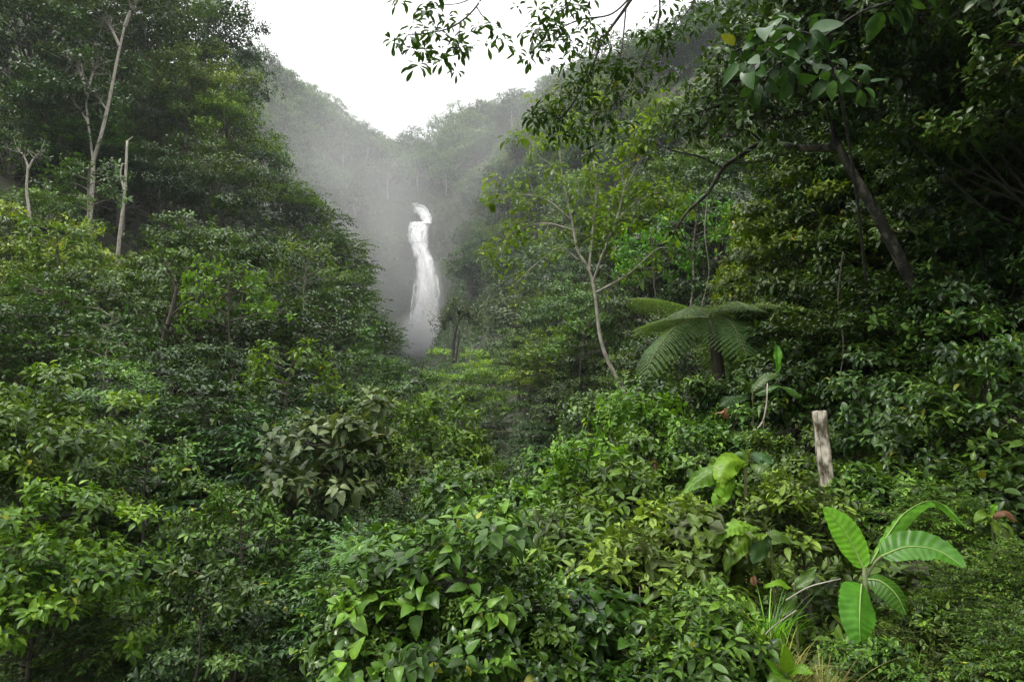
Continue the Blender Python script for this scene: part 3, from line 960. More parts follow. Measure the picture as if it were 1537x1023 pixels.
# ------------------------------------------------------------------ near plants
def E_place(px, py, d, R, key, mat, bark, label, name='bush', cat='bush', group=None, rz=0.0):
    c = P(px, py, d)
    s = R / PROTO[key][2]
    th = PROTO[key][3] * s
    g = float(ground_z(c[0], c[1]))
    zb = min(g, c[2] - th)
    off = c[2] - th - zb
    root = thing(name, label, cat, (c[0], c[1], zb), 0, 1.0, group)
    crown, trunk = PROTO[key][:2]
    for nm, me, mm in (('trunk' if cat == 'tree' else 'stem', trunk, M[bark]), ('crown' if cat == 'tree' else 'foliage', crown, M[mat])):
        o = link(nm, me, [mm], root, (0, 0, off))
        o.scale = (s, s, s)
        o.rotation_euler = (0, 0, rz)
    if off > .25 * s:
        a = Acc()
        tr = max(.012, .028 * R)
        tube(a, curve([[0, 0, -.15], [.08 * R, -.05 * R, off * .5], [0, 0, off + .1 * R]], 5), np.linspace(tr * 1.3, tr, 11), 7)
        link('trunk_base' if cat == 'tree' else 'lower_stem', a.mesh('lower_stem'), [M[bark]], root)
    return root

B = E_place
# left bank, below eye level
B(55, 885, 7.13, 1.06, 'yellow0', 'lime', 'bark', 'bright lime bush in the bottom left corner, brightest plant on the left', rz=.4)
B(165, 815, 11.70, 1.70, 'shrub0', 'mid', 'bark', 'dense dark domed bush right of and above the bright lime bush', rz=1.0)
B(250, 935, 9.77, 1.28, 'shrub0', 'mid', 'bark', 'small-leaved bush in front of the dense dark domed bush', rz=2.0)
B(120, 1005, 7.75, 0.90, 'spray0', 'mid', 'bark', 'low dark bush at the bottom edge right of the bright lime bush', rz=3.0)
B(95, 765, 10.00, 1.10, 'spray0', 'deep', 'bark', 'dark drooping bush between the two bright bushes at the left edge', rz=.2)
B(235, 725, 12.00, 1.30, 'shrub1', 'deep', 'bark', 'dark bush in the hollow above the dense dark domed bush', rz=4.0)
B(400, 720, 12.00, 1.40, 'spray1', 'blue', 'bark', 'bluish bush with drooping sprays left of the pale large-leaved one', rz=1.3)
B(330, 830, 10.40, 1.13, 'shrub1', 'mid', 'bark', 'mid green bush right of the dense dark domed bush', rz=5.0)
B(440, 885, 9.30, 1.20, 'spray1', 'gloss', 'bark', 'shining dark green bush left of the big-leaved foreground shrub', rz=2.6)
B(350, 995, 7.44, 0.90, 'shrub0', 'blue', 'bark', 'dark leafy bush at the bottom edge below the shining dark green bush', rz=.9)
B(505, 700, 10.00, 1.15, 'bigleaf', 'grey', 'bark', 'pale grey-green bush with large drooping leaves left of the yellow-green one', rz=.3)
B(440, 770, 12.35, 0.95, 'bigleaf', 'grey', 'bark', 'lower pale grey-green bush with large leaves, nearer and further left', rz=2.4)
B(655, 702, 12.00, 1.25, 'yellow0', 'yellow', 'bark', 'yellow-green bush in the middle, right of the pale large-leaved bush', rz=1.7)
B(590, 740, 10.00, 0.80, 'yellow0', 'bank', 'bark', 'dull green bush at the foot of the yellow-green middle bush', rz=3.7)
B(545, 905, 7.60, 0.83, 'spray0', 'gloss', 'bark', 'glossy bush tucked behind the big-leaved foreground shrub on its left', rz=1.9)
B(690, 790, 8.20, 0.70, 'bush0', 'deep', 'bark', 'dark bush in the dip behind the big-leaved foreground shrub', rz=.1)
B(610, 800, 8.60, 0.60, 'spray0', 'deep', 'bark', 'dark bush behind the fern-like light green one', rz=4.7)
B(440, 650, 17.00, 1.70, 'spray1', 'deep', 'bark', 'shaded bush between the dull domed tree and the bluish bush', rz=2.8)
B(580, 640, 18.00, 1.50, 'shrub0', 'mid', 'bark', 'hazy green bush behind the yellow-green middle bush', rz=3.3)

# right bank
B(700, 770, 7.6, .65, 'bush0', 'vine', 'bark', 'leafy bush at the left rim of the right bank', rz=.5)
B(775, 800, 6.0, .6, 'bush1', 'vine', 'bark', 'bush behind the big-leaved foreground shrub on its right', rz=1.5)
B(850, 745, 7.4, .75, 'bush1', 'vine', 'bark', 'vine-covered bush at the crest of the bank below the valley cleft', rz=2.5)
B(930, 665, 9.2, .95, 'shrub0', 'gloss', 'bark', 'glossy dark bush at the foot of the slender pale trunk', rz=3.5)
B(1010, 640, 8.4, .8, 'bush0', 'gloss', 'bark', 'glossy bush in front of the tree fern, left of the large-leaved one', rz=4.5)
B(1010, 735, 6.0, .62, 'bush0', 'vine', 'bark', 'vine-covered bush left of the lime broad-leaved plant', rz=5.5)
B(925, 790, 5.0, .55, 'herb2', 'vine', 'bark', 'leafy bush in the middle of the right bank', rz=.7)
B(1075, 690, 6.2, .55, 'bush1', 'vine', 'bark', 'bush behind the lime broad-leaved plant', rz=1.7)
B(870, 860, 4.0, .46, 'herb2', 'bank', 'bark', 'olive green bush right of the big-leaved foreground shrub', rz=2.7)
B(965, 900, 3.4, .40, 'herb2', 'bank', 'bark', 'olive green bush at lower middle of the bank', rz=3.7)
B(1040, 850, 3.8, .40, 'herb1', 'bank', 'bark', 'bush below the drooping lance-leaved plant, on its left', rz=4.7)
B(850, 975, 3.0, .36, 'herb1', 'gloss', 'bark', 'dark glossy bush at the bottom edge right of the big-leaved shrub', rz=5.7)
B(1055, 985, 2.7, .30, 'herb2', 'vine', 'bark', 'small green bush at the bottom edge left of the dry grass', rz=.9)
B(1185, 712, 5.7, .46, 'bush0', 'vine', 'bark', 'bush at the left foot of the weathered post', rz=1.9)
B(1300, 762, 5.0, .42, 'herb0', 'vine', 'bark', 'leafy bush at the right foot of the weathered post', rz=2.9)
B(1200, 790, 4.0, .36, 'herb2', 'bank', 'bark', 'olive bush left of the upright banana leaf', rz=3.9)
B(1150, 610, 7.8, .70, 'obov0', 'gloss', 'bark', 'large-leaved glossy bush right of the tree fern trunk', rz=.2)
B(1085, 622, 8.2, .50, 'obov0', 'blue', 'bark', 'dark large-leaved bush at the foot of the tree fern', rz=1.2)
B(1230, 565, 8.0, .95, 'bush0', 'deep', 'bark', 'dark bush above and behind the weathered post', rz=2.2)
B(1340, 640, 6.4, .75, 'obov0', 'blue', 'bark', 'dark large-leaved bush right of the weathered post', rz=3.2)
B(1430, 690, 5.4, .62, 'obov0', 'gloss', 'bark', 'glossy whorled bush in the shade above the arching banana leaf', rz=4.2)
B(1490, 590, 5.2, .60, 'obov0', 'gloss', 'bark', 'glossy whorled bush at the right edge, highest of the whorled ones', rz=5.2)
B(1520, 760, 4.8, .60, 'herb2', 'deep', 'bark', 'dark bush at the right edge below the whorled ones', rz=.4)
B(1015, 545, 15.0, 1.15, 'shrub1', 'deep', 'bark', 'dark bush behind the tree fern, under its left fronds', rz=.2)
B(965, 560, 13.5, .9, 'shrub0', 'mid', 'bark', 'green bush between the foot of the slender trunk and the tree fern', rz=1.2)
B(1120, 545, 11.5, .8, 'shrub1', 'mid', 'bark', 'green bush behind the tree fern trunk on its right', rz=2.4)
# dark wall of foliage on the right; its deep leaf colour also stands in for shade
B(1205, 345, 10.4, 1.3, 'shrub0', 'yellow', 'bark_dark', 'yellow-green bush left of the leaning trunk', rz=.6)
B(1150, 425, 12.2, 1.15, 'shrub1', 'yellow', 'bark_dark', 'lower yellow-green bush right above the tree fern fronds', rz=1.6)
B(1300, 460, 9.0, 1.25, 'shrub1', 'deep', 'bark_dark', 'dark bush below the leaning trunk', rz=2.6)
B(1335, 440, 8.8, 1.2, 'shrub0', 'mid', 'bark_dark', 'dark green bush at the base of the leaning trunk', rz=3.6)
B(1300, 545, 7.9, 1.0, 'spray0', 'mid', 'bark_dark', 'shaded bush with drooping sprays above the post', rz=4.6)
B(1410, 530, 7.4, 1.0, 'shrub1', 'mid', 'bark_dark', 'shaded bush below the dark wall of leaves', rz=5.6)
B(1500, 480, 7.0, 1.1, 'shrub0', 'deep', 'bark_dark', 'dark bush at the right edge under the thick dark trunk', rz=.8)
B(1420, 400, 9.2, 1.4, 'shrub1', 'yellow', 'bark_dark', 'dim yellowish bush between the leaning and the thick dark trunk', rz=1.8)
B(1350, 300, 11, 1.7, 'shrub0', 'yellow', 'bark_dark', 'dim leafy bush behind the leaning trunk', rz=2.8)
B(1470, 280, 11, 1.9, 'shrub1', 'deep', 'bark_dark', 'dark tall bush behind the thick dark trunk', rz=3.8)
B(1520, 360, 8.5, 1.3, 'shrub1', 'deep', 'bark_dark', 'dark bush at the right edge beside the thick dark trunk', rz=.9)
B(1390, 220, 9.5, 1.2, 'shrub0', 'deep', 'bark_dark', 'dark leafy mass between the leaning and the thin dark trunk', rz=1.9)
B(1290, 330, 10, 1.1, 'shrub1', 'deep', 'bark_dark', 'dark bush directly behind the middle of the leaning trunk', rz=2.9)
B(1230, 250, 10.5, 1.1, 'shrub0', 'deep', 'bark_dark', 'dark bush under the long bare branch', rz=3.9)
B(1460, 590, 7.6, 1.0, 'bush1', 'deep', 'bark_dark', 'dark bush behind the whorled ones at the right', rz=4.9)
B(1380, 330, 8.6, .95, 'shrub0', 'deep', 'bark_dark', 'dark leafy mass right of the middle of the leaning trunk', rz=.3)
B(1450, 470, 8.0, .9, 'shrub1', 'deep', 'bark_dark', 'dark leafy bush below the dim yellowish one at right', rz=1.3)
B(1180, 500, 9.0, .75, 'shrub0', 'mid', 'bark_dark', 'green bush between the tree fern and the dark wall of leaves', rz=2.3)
T_ = dict(name='broadleaf_tree', cat='tree')
B(1440, 150, 12, 2.4, 'bush0', 'yellow', 'bark_dark', 'dim yellow-green tree deep in the upper right corner', rz=.3, **T_)
B(1560, 150, 6.5, 1.8, 'near1', 'deep', 'bark_dark', 'dark tree cut by the right edge of the picture, high up', rz=4.3, **T_)
# crowns added above, beside and behind the camera to shade the right side
for (x, y, z, R, k, lab) in ((5.5, 1.0, 5.6, 2.8, 'near0', 'dark tree added beside the camera to shade the right bank'),
                             (8.0, 5.0, 7.0, 3.0, 'near1', 'tall dark tree added beyond the right edge for shade'),
                             (3.8, -3.0, 6.0, 2.8, 'near2', 'dark tree added behind the camera to shade the right bank'),
                             (11.0, 9.0, 10.0, 3.6, 'near2', 'tall dark tree added for shade, second rank beyond the right edge'),
                             (6.0, 7.0, 8.2, 3.0, 'near0', 'high dark crown added above the leaning tree to shade the bank')):
    s = R / 3.2
    g = float(ground_z(x, y))
    place(k, 'broadleaf_tree', lab, 'tree', (x, y, max(g, z - PROTO[k][3] * s - 1.5)), s * 1.05, x, 'deep', 'bark_dark')

# fill the banks with shrubs wherever the ground would still show bare
rngN = np.random.default_rng(23)
yy = 4.5
row, fill = 0, []
while yy < 40:
    st = .9 + yy * .05
    for x in np.arange(-.85 * yy - 2, min(.2 * yy + .3, 8), st):
        xj, yj = x + rngN.uniform(-.35, .35) * st, yy + rngN.uniform(-.35, .35) * st
        R = st * rngN.uniform(.55, .8)
        g = float(ground_z(xj, yj))
        c = np.array([xj, yj, g + R * .7])
        qx, qy, dep = project(c)
        if not (-60 < qx < W + 60 and qy < H + 80):
            continue
        if xj > .02 * yj - .3 and yj < 12:
            continue
        if rngN.random() < .5:
            fill.append((row, qx, xj, yj, g, R))
    row += 1
    yy += st * 1.0
rows = {}
for f in fill:
    rows.setdefault(f[0], []).append(f)
print('fill shrubs', len(fill))
for r, fs in rows.items():
    fs.sort(key=lambda q: q[1])
    for i, (_, qx, xj, yj, g, R) in enumerate(fs):
        key = ['shrub0', 'shrub1', 'spray0', 'spray1'][rngN.integers(4)]
        mat = ['deep', 'mid', 'blue', 'deep', 'deep', 'vine'][rngN.integers(6)]
        rowname = ordinal(r)
        adj = {'deep': 'dark', 'mid': 'mid green', 'blue': 'bluish', 'vine': 'lighter green'}[mat]
        place(key, 'shrub', f'{adj} understorey shrub, {ordinal(i)} from left in the {rowname} row up the left bank', 'shrub',
              (xj, yj, g - R * .6), R, rngN.uniform(0, 6.28), mat, 'bark', 'shrubs filling the left bank', 'foliage', 'stem')

# undergrowth: nobody could count it
def undergrowth():
    rng = np.random.default_rng(31)
    n = 34000
    r = np.exp(rng.uniform(math.log(1.7), math.log(70), n))
    a = rng.uniform(-.80, 1.05, n)
    x, y = r * np.sin(a), r * np.cos(a)
    z = ground_z(x, y)
    nn = gnormal(x, y)
    acc = Acc()
    hgt = (.02 + .2 * rng.random(n) ** 1.5) * (.5 + r * .06)
    o = np.stack([x, y, z], -1) + nn * hgt[:, None]
    ax = norm(nn * .6 + UP * .5 + rng.normal(0, .3, o.shape))
    near = r < 9
    for sel, tm, k in ((near, LEAF_OV, 5), (~near, LEAF_LO, 5)):
        m = int(sel.sum())
        size = (.055 + .0085 * r[sel]) * rng.uniform(.7, 1.3, m)
        # rosette takes one size; do it in size classes
        q = np.digitize(size, np.quantile(size, [.2, .4, .6, .8]))
        for b in range(5):
            w = q == b
            rosette(rng, acc, tm, o[sel][w], ax[w] if False else ax[sel][w], k, float(size[w].mean()), wr=.52, droop=.35, young=.6)
    lo = near & (x > -.5)
    sticks(acc, o[lo] - nn[lo] * (hgt[lo] + .05)[:, None], o[lo], .004, .002, tone=.1)
    props(link('undergrowth', acc.mesh('undergrowth'), [M['bank']]), 'leafy vines and herbs carpeting the banks', 'undergrowth', kind='stuff')
undergrowth()

# ------------------------------------------------------------------ single plants with shapes of their own
def rel(pts, base):
    return np.array([P(*p) for p in pts]) - base

def root_at(name, label, cat, px, py, d, drop=None):
    b = P(px, py, d)
    z = float(ground_z(b[0], b[1])) if drop is None else b[2] - drop
    b = np.array([b[0], b[1], min(z, b[2])])
    return thing(name, label, cat, b), b

def blade(acc, pts, width, nrm, fold=.25, pleat=.02, rows=30, cols=9, prof=None, tone=.5, seed=0, tear=0.0, wave=.04, mi=0):
    """A broad leaf along its midrib pts: pleated between the side veins, folded up or down along the midrib."""
    rng = np.random.default_rng(seed)
    c = curve(pts, 14)
    s = np.concatenate([[0], np.cumsum(np.linalg.norm(np.diff(c, axis=0), axis=1))])
    t = np.linspace(0, 1, rows)
    c = np.stack([np.interp(t * s[-1], s, c[:, q]) for q in range(3)], -1)
    tg = norm(np.gradient(c, axis=0))
    n = np.asarray(nrm, float)[None] if np.ndim(nrm) == 1 else np.asarray(nrm)
    n = norm(n - (n * tg).sum(-1, keepdims=True) * tg)
    y = np.cross(n, tg)
    w = np.array([prof(q) for q in t]) if prof else np.sin(np.pi * np.clip(t, 0, 1) ** .75) ** .6
    w = np.maximum(w, .01) * width / 2
    u = np.linspace(-1, 1, cols)
    ph = rng.uniform(0, 6.28)
    pl = pleat * s[-1] * np.sin(t[:, None] * 70 - np.abs(u)[None] * 5 + ph) * (np.abs(u) > .05)[None]
    wv = wave * s[-1] * np.sin(t[:, None] * 9 + u[None] * 2 + ph) * (u ** 2)[None]
    ww = w[:, None] * (1 + tear * rng.normal(0, 1, (rows, 1)) * (np.abs(u)[None] > .8))
    V = c[:, None] + y[:, None] * (u[None] * ww * math.cos(fold))[..., None] + n[:, None] * (np.abs(u)[None] * w[:, None] * math.sin(fold) + pl + wv)[..., None]
    T = []
    for i in range(rows - 1):
        for j in range(cols - 1):
            a = i * cols + j
            T += [[a, a + 1, a + cols + 1], [a, a + cols + 1, a + cols]]
    acc.add(V, T, tone, mi)
    return c, s[-1]

PT = lambda t: math.sin(math.pi * min(1, t) ** .8) ** .55                 # banana leaf outline
def banana():
    root, b = root_at('banana_plant', 'young banana plant with five broad ribbed leaves beside the road edge', 'banana plant', 1300, 960, 3.0)
    a = Acc()
    tube(a, np.vstack([[0, 0, -.03], rel([(1303, 930, 3.0), (1300, 885, 3.0), (1297, 850, 3.0)], b)]), [.022, .018, .013, .008], 10)
    tube(a, curve(rel([(1299, 870, 3.0), (1312, 845, 3.02), (1325, 833, 3.02)], b), 5), .006, 6)
    link('stem', a.mesh('banana_stem'), [M['stem']], root)
    back, up, rt = np.array([0, 1., .1]), np.array([0, -.35, 1.]), np.array([1., -.3, .3])
    leaves = [
        ([(1296, 852, 3.0), (1283, 825, 3.02), (1262, 790, 3.04), (1236, 761, 3.06)], .135, [.1, -1, .25], .12, .85),  # upright leaf's light tone stands in for light shining through it
        ([(1306, 846, 3.02), (1330, 806, 3.08), (1362, 766, 3.15), (1405, 752, 3.2), (1448, 790, 3.16)], .085, [-.5, -.5, .8], -.75, .6),
        ([(1322, 834, 3.02), (1362, 820, 3.0), (1408, 826, 2.95), (1448, 852, 2.86)], .15, [-.1, -.75, .75], .15, .35),
        ([(1300, 868, 3.0), (1322, 872, 2.96), (1345, 892, 2.92), (1360, 922, 2.9)], .125, [.15, -.8, .6], -.3, .25),
        ([(1293, 876, 2.98), (1291, 897, 2.9), (1290, 932, 2.84), (1291, 972, 2.82)], .165, [.05, -1, .35], -.25, .55),
    ]
    for i, (pts, w, n, fold, tone) in enumerate(leaves):
        la = Acc()
        c, ln = blade(la, rel(pts, b), w, np.array(n, float), fold, .0045, 64, 13, PT, tone, i, .03, .012)
        lf = link('leaf', la.mesh('banana_leaf'), [M['banana']], root)
        ra = Acc()
        tube(ra, c - np.array([0, .002, 0]), np.linspace(.0042, .001, len(c)), 6)
        link('midrib', ra.mesh('midrib'), [M['rib']], lf)
banana()

def broad_plant(name, label, cat, px, py, d, leaves, mats, stem_to, extra=None):
    root, b = root_at(name, label, cat, px, py, d)
    a = Acc()
    for q in stem_to:
        pts = np.vstack([[0, 0, -.03], rel(q, b)])
        tube(a, curve(pts, 5), np.linspace(.009, .004, 5 * (len(pts) - 1) + 1), 6)
    link('stem', a.mesh('stem'), [M['stem']], root)
    for i, (pts, w, n, fold, tone, mt) in enumerate(leaves):
        la = Acc()
        blade(la, rel(pts, b), w, np.array(n, float), fold, .006, 44, 11, lambda t: math.sin(math.pi * t ** .85) ** .75, tone * .8, i + 3, .06, .05)
        link('leaf', la.mesh('leaf'), [M[mt]], root)
    if extra:
        extra(root, b)
    return root

def spike(root, b):
    rng = np.random.default_rng(4)
    a = Acc()
    tip = rel([(1124, 676, 4.5)], b)[0]
    k = 26
    o = tip - UP * np.linspace(0, .085, k)[:, None]
    az = np.arange(k) * 2.4
    d = norm(np.stack([np.cos(az), np.sin(az), np.full(k, .7)], -1))
    put_leaves(a, LEAF_OV, o, d, np.broadcast_to(UP, d.shape) + d * .1, np.full(k, .035), np.full(k, .016), rng.uniform(.5, 1, k))
    link('flower_spike', a.mesh('flower_spike'), [M['yellow']], root)

broad_plant('broad_leaved_plant', 'lime plant with drooping broad leaves and a yellowish flower spike left of the post', 'plant', 1115, 760, 4.5, [
    ([(1122, 694, 4.5), (1098, 692, 4.45), (1086, 712, 4.4), (1088, 736, 4.38)], .16, [0, -.9, .5], -.35, .95, 'lime'),
    ([(1100, 716, 4.48), (1092, 728, 4.4), (1080, 748, 4.36), (1074, 768, 4.36)], .12, [.2, -1, .3], -.2, .85, 'lime'),
    ([(1118, 696, 4.5), (1082, 700, 4.5), (1045, 722, 4.5), (1008, 754, 4.52)], .13, [.1, -.55, .85], -.3, .6, 'lime'),
    ([(1122, 692, 4.52), (1112, 682, 4.55), (1096, 684, 4.6)], .12, [0, -.3, 1], .1, .5, 'vine'),
    ([(1128, 690, 4.5), (1145, 684, 4.5), (1160, 696, 4.45)], .13, [0, -.6, .8], -.2, .4, 'blue'),
    ([(1126, 694, 4.5), (1148, 704, 4.42), (1172, 724, 4.4)], .11, [-.2, -.7, .7], -.2, .6, 'vine')],
    None, [[(1118, 725, 4.5), (1122, 692, 4.5)], [(1120, 720, 4.5), (1124, 684, 4.5)]], spike)
broad_plant('lance_leaved_plant', 'plant with three drooping lance leaves, one yellowing at its tip', 'plant', 1160, 860, 3.6, [
    ([(1140, 792, 3.6), (1112, 788, 3.58), (1085, 798, 3.56), (1060, 818, 3.54)], .10, [0, -.55, .9], -.35, .75, 'lime'),
    ([(1150, 800, 3.6), (1124, 808, 3.55), (1102, 830, 3.5), (1088, 860, 3.48)], .10, [.2, -.8, .5], -.3, .9, 'yellow'),
    ([(1152, 804, 3.6), (1140, 820, 3.55), (1130, 846, 3.52)], .11, [.1, -1, .3], -.15, .3, 'blue'),
    ([(1152, 804, 3.6), (1172, 802, 3.6), (1190, 816, 3.6)], .09, [0, -.6, .8], -.3, .5, 'vine')],
    None, [[(1158, 830, 3.6), (1150, 798, 3.6)]])
broad_plant('lance_leaved_plant', 'low plant with single flat green leaf below the drooping lance leaves', 'plant', 1195, 900, 3.2, [
    ([(1188, 882, 3.2), (1168, 876, 3.18), (1146, 880, 3.16)], .045, [0, -.5, .9], .2, .8, 'lime'),
    ([(1190, 884, 3.2), (1210, 868, 3.2), (1226, 850, 3.2)], .06, [-.3, -.8, .5], .2, .3, 'vine'),
    ([(1190, 886, 3.2), (1185, 905, 3.15), (1172, 925, 3.12)], .06, [0, -.9, .4], .1, .25, 'vine')],
    None, [[(1193, 890, 3.2), (1189, 880, 3.2)]])
broad_plant('young_plant', 'small lime seedling with one pointed upright leaf below the dry grass', 'plant', 1180, 1015, 2.5, [
    ([(1180, 1012, 2.5), (1180, 996, 2.48), (1179, 980, 2.47), (1178, 966, 2.46)], .055, [0, -1, .3], .15, .95, 'lime'),
    ([(1181, 1014, 2.5), (1200, 1004, 2.46), (1222, 1010, 2.44)], .045, [0, -.6, .8], .1, .7, 'lime'),
    ([(1178, 1014, 2.5), (1160, 1002, 2.46), (1145, 985, 2.44)], .04, [0, -.7, .7], .1, .6, 'lime'),
    ([(1180, 1014, 2.5), (1165, 1018, 2.42), (1150, 1030, 2.40)], .06, [0, -.6, .8], -.1, .5, 'vine')],
    None, [[(1180, 1016, 2.5), (1180, 1008, 2.5)]])
broad_plant('reddish_plant', 'small plant with yellowish and reddish-brown leaves right of the banana plant', 'plant', 1490, 850, 3.6, [
    ([(1488, 776, 3.6), (1475, 770, 3.56), (1462, 784, 3.54)], .055, [0, -.6, .8], -.2, .5, 'yellow'),
    ([(1490, 776, 3.6), (1508, 768, 3.58), (1528, 782, 3.56)], .05, [0, -.6, .8], -.3, .3, 'dead'),
    ([(1490, 778, 3.6), (1496, 792, 3.54), (1500, 806, 3.52)], .055, [0, -.9, .4], -.2, .6, 'yellow'),
    ([(1489, 774, 3.6), (1490, 764, 3.62), (1496, 754, 3.63)], .035, [.1, -1, .3], .2, .8, 'lime'),
    ([(1492, 790, 3.6), (1512, 800, 3.58), (1530, 822, 3.57)], .06, [0, -.7, .7], -.2, .2, 'bank')],
    None, [[(1491, 815, 3.6), (1489, 774, 3.6)]])
broad_plant('shrub_with_large_leaves', 'plant with large shiny pale leaves standing behind the tree fern trunk', 'plant', 1130, 640, 7.0, [
    ([(1128, 590, 7.0), (1118, 572, 6.98), (1100, 566, 6.95)], .15, [0, -.5, .9], -.2, .3, 'mid'),
    ([(1130, 588, 7.0), (1148, 566, 7.0), (1172, 560, 7.0)], .14, [0, -.5, .9], -.2, .5, 'mid'),
    ([(1132, 592, 7.0), (1165, 578, 6.95), (1205, 596, 6.9)], .14, [0, -.45, .9], -.25, .4, 'mid'),
    ([(1126, 595, 7.0), (1100, 598, 6.9), (1078, 612, 6.85)], .15, [0, -.6, .8], -.2, .4, 'blue'),
    ([(1165, 560, 7.0), (1167, 540, 7.05), (1163, 512, 7.1)], .10, [.2, -1, .1], .4, .5, 'lime')],
    None, [[(1130, 610, 7.0), (1130, 588, 7.0)], [(1150, 600, 7.0), (1165, 560, 7.0)]])
B(665, 918, 2.9, .50, 'bigfront', 'vine', 'bark', 'big-leaved shrub in the bottom middle, leaves largest and nearest', rz=.9)
B(750, 960, 2.7, .30, 'bigfront', 'gloss', 'bark', 'lower big-leaved shrub at the bottom edge, right half of the pair', rz=2.9)
B(560, 1000, 2.8, .34, 'bigfront', 'gloss', 'bark', 'big-leaved shrub at the bottom edge, leftmost of the three', rz=4.2)
B(1500, 965, 2.9, .20, 'spray1', 'vine', 'stem', 'fresh green herb at the right, third up from the bottom right corner', 'herb', 'herb', rz=.8)
B(1395, 945, 3.0, .17, 'herb2', 'vine', 'stem', 'small green herb right of the drooping dark banana leaf', 'herb', 'herb', rz=2.8)
B(1525, 880, 3.3, .22, 'spray0', 'vine', 'stem', 'green herb at the right edge below the reddish plant', 'herb', 'herb', rz=3.8)
B(1450, 920, 3.3, .20, 'spray0', 'vine', 'stem', 'fresh green herb with fine leaves at lower right, right of the banana plant', 'herb', 'herb', rz=.5)
B(1310, 1000, 2.75, .15, 'herb0', 'vine', 'stem', 'green herb at the foot of the banana plant', 'herb', 'herb', rz=.3)
B(1530, 1010, 2.6, .22, 'spray1', 'vine', 'stem', 'fresh green herb in the bottom right corner', 'herb', 'herb', rz=1.5)
B(1390, 1010, 2.9, .22, 'spray1', 'bank', 'stem', 'olive herb below the horizontal banana leaf at the bottom edge', 'herb', 'herb', rz=2.5)
B(1410, 800, 3.9, .30, 'spray0', 'vine', 'stem', 'green herb behind the horizontal banana leaf', 'herb', 'herb', rz=3.5)

def grass_tuft(label, px, py, d, n, hgt, seed, mat):
    rng = np.random.default_rng(seed)
    root, b = root_at('grass_tuft', label, 'grass tuft', px, py, d, .16)
    a = Acc()
    for _ in range(n):
        az, L_ = rng.uniform(0, 6.28), hgt * rng.uniform(.5, 1.2)
        dr = np.array([math.cos(az), math.sin(az), 0])
        t = np.linspace(0, 1, 8)[:, None]
        lean, dr2 = rng.uniform(.3, 1.0), rng.uniform(.2, 1.1)
        c = dr * rng.uniform(0, hgt * .5) + dr * L_ * lean * t + UP * (L_ * t - L_ * dr2 * t * t)
        y = np.cross(dr, UP) * (.0035 * (1 - t * .9))
        V = np.stack([c - y, c + y], 1).reshape(-1, 3)
        T = [q for i in range(7) for q in ([2 * i, 2 * i + 1, 2 * i + 3], [2 * i, 2 * i + 3, 2 * i + 2])]
        a.add(V, T, rng.uniform(0, 1))
    me = a.mesh('grass_tuft')
    link('blades', me, [M[mat]], root)
grass_tuft('tuft of dry straw-coloured grass on the bank left of the banana plant', 1160, 955, 2.7, 170, .24, 1, 'straw')
grass_tuft('second thinner tuft of dry grass directly left below the drooping banana leaf', 1230, 975, 2.65, 110, .22, 2, 'straw')
grass_tuft('tuft of green grass in front of the olive herb', 1340, 1000, 2.6, 150, .24, 3, 'bank')
grass_tuft('wispy dry grass at the bottom edge right of the dark glossy bush', 910, 1000, 2.7, 110, .24, 4, 'straw')

grass_tuft('tall yellow-green grass left of the dry tuft on the bank', 1095, 940, 2.8, 130, .22, 5, 'bank')
grass_tuft('tall green grass behind the dry tuft, under the lance leaves', 1150, 895, 3.1, 120, .22, 6, 'lime')
grass_tuft('tuft of lime grass among the herbs right of the drooping banana leaf', 1400, 920, 3.0, 130, .20, 7, 'lime')
grass_tuft('tuft of yellow-green grass near the bottom right corner', 1475, 985, 2.7, 140, .20, 8, 'bank')
grass_tuft('tuft of lime grass at the right edge above the herbs', 1515, 905, 3.1, 120, .20, 9, 'lime')

def dead_leaf(label, px, py, d, size, seed):
    rng = np.random.default_rng(seed)
    a = Acc()
    b = P(px, py, d)
    n = 5
    dr = norm(rng.normal(0, .5, (n, 3)) + np.array([0, -.3, -1.0]))
    put_leaves(a, LEAF_OBOV, np.zeros((n, 3)) + rng.normal(0, size * .15, (n, 3)), dr, rng.normal(0, 1, (n, 3)) + np.array([0, -1, .2]), np.full(n, size), np.full(n, size * .42), rng.uniform(0, 1, n), 0, 1.8)
    o = link('dead_leaf', a.mesh('dead_leaf'), [M['dead']], None, tuple(b))
    props(o, label, 'dead leaf')
dead_leaf('hanging rust-brown dead leaves in front of the tree fern', 1092, 612, 6.4, .10, 1)
dead_leaf('curled reddish dead leaf cluster on the bush left of the lime plant', 985, 692, 5.4, .065, 2)
dead_leaf('small brown dead leaf under the hanging rust-brown ones', 1075, 640, 6.3, .06, 3)
dead_leaf('brown dead leaf under the drooping lance leaves', 1132, 862, 3.5, .045, 5)

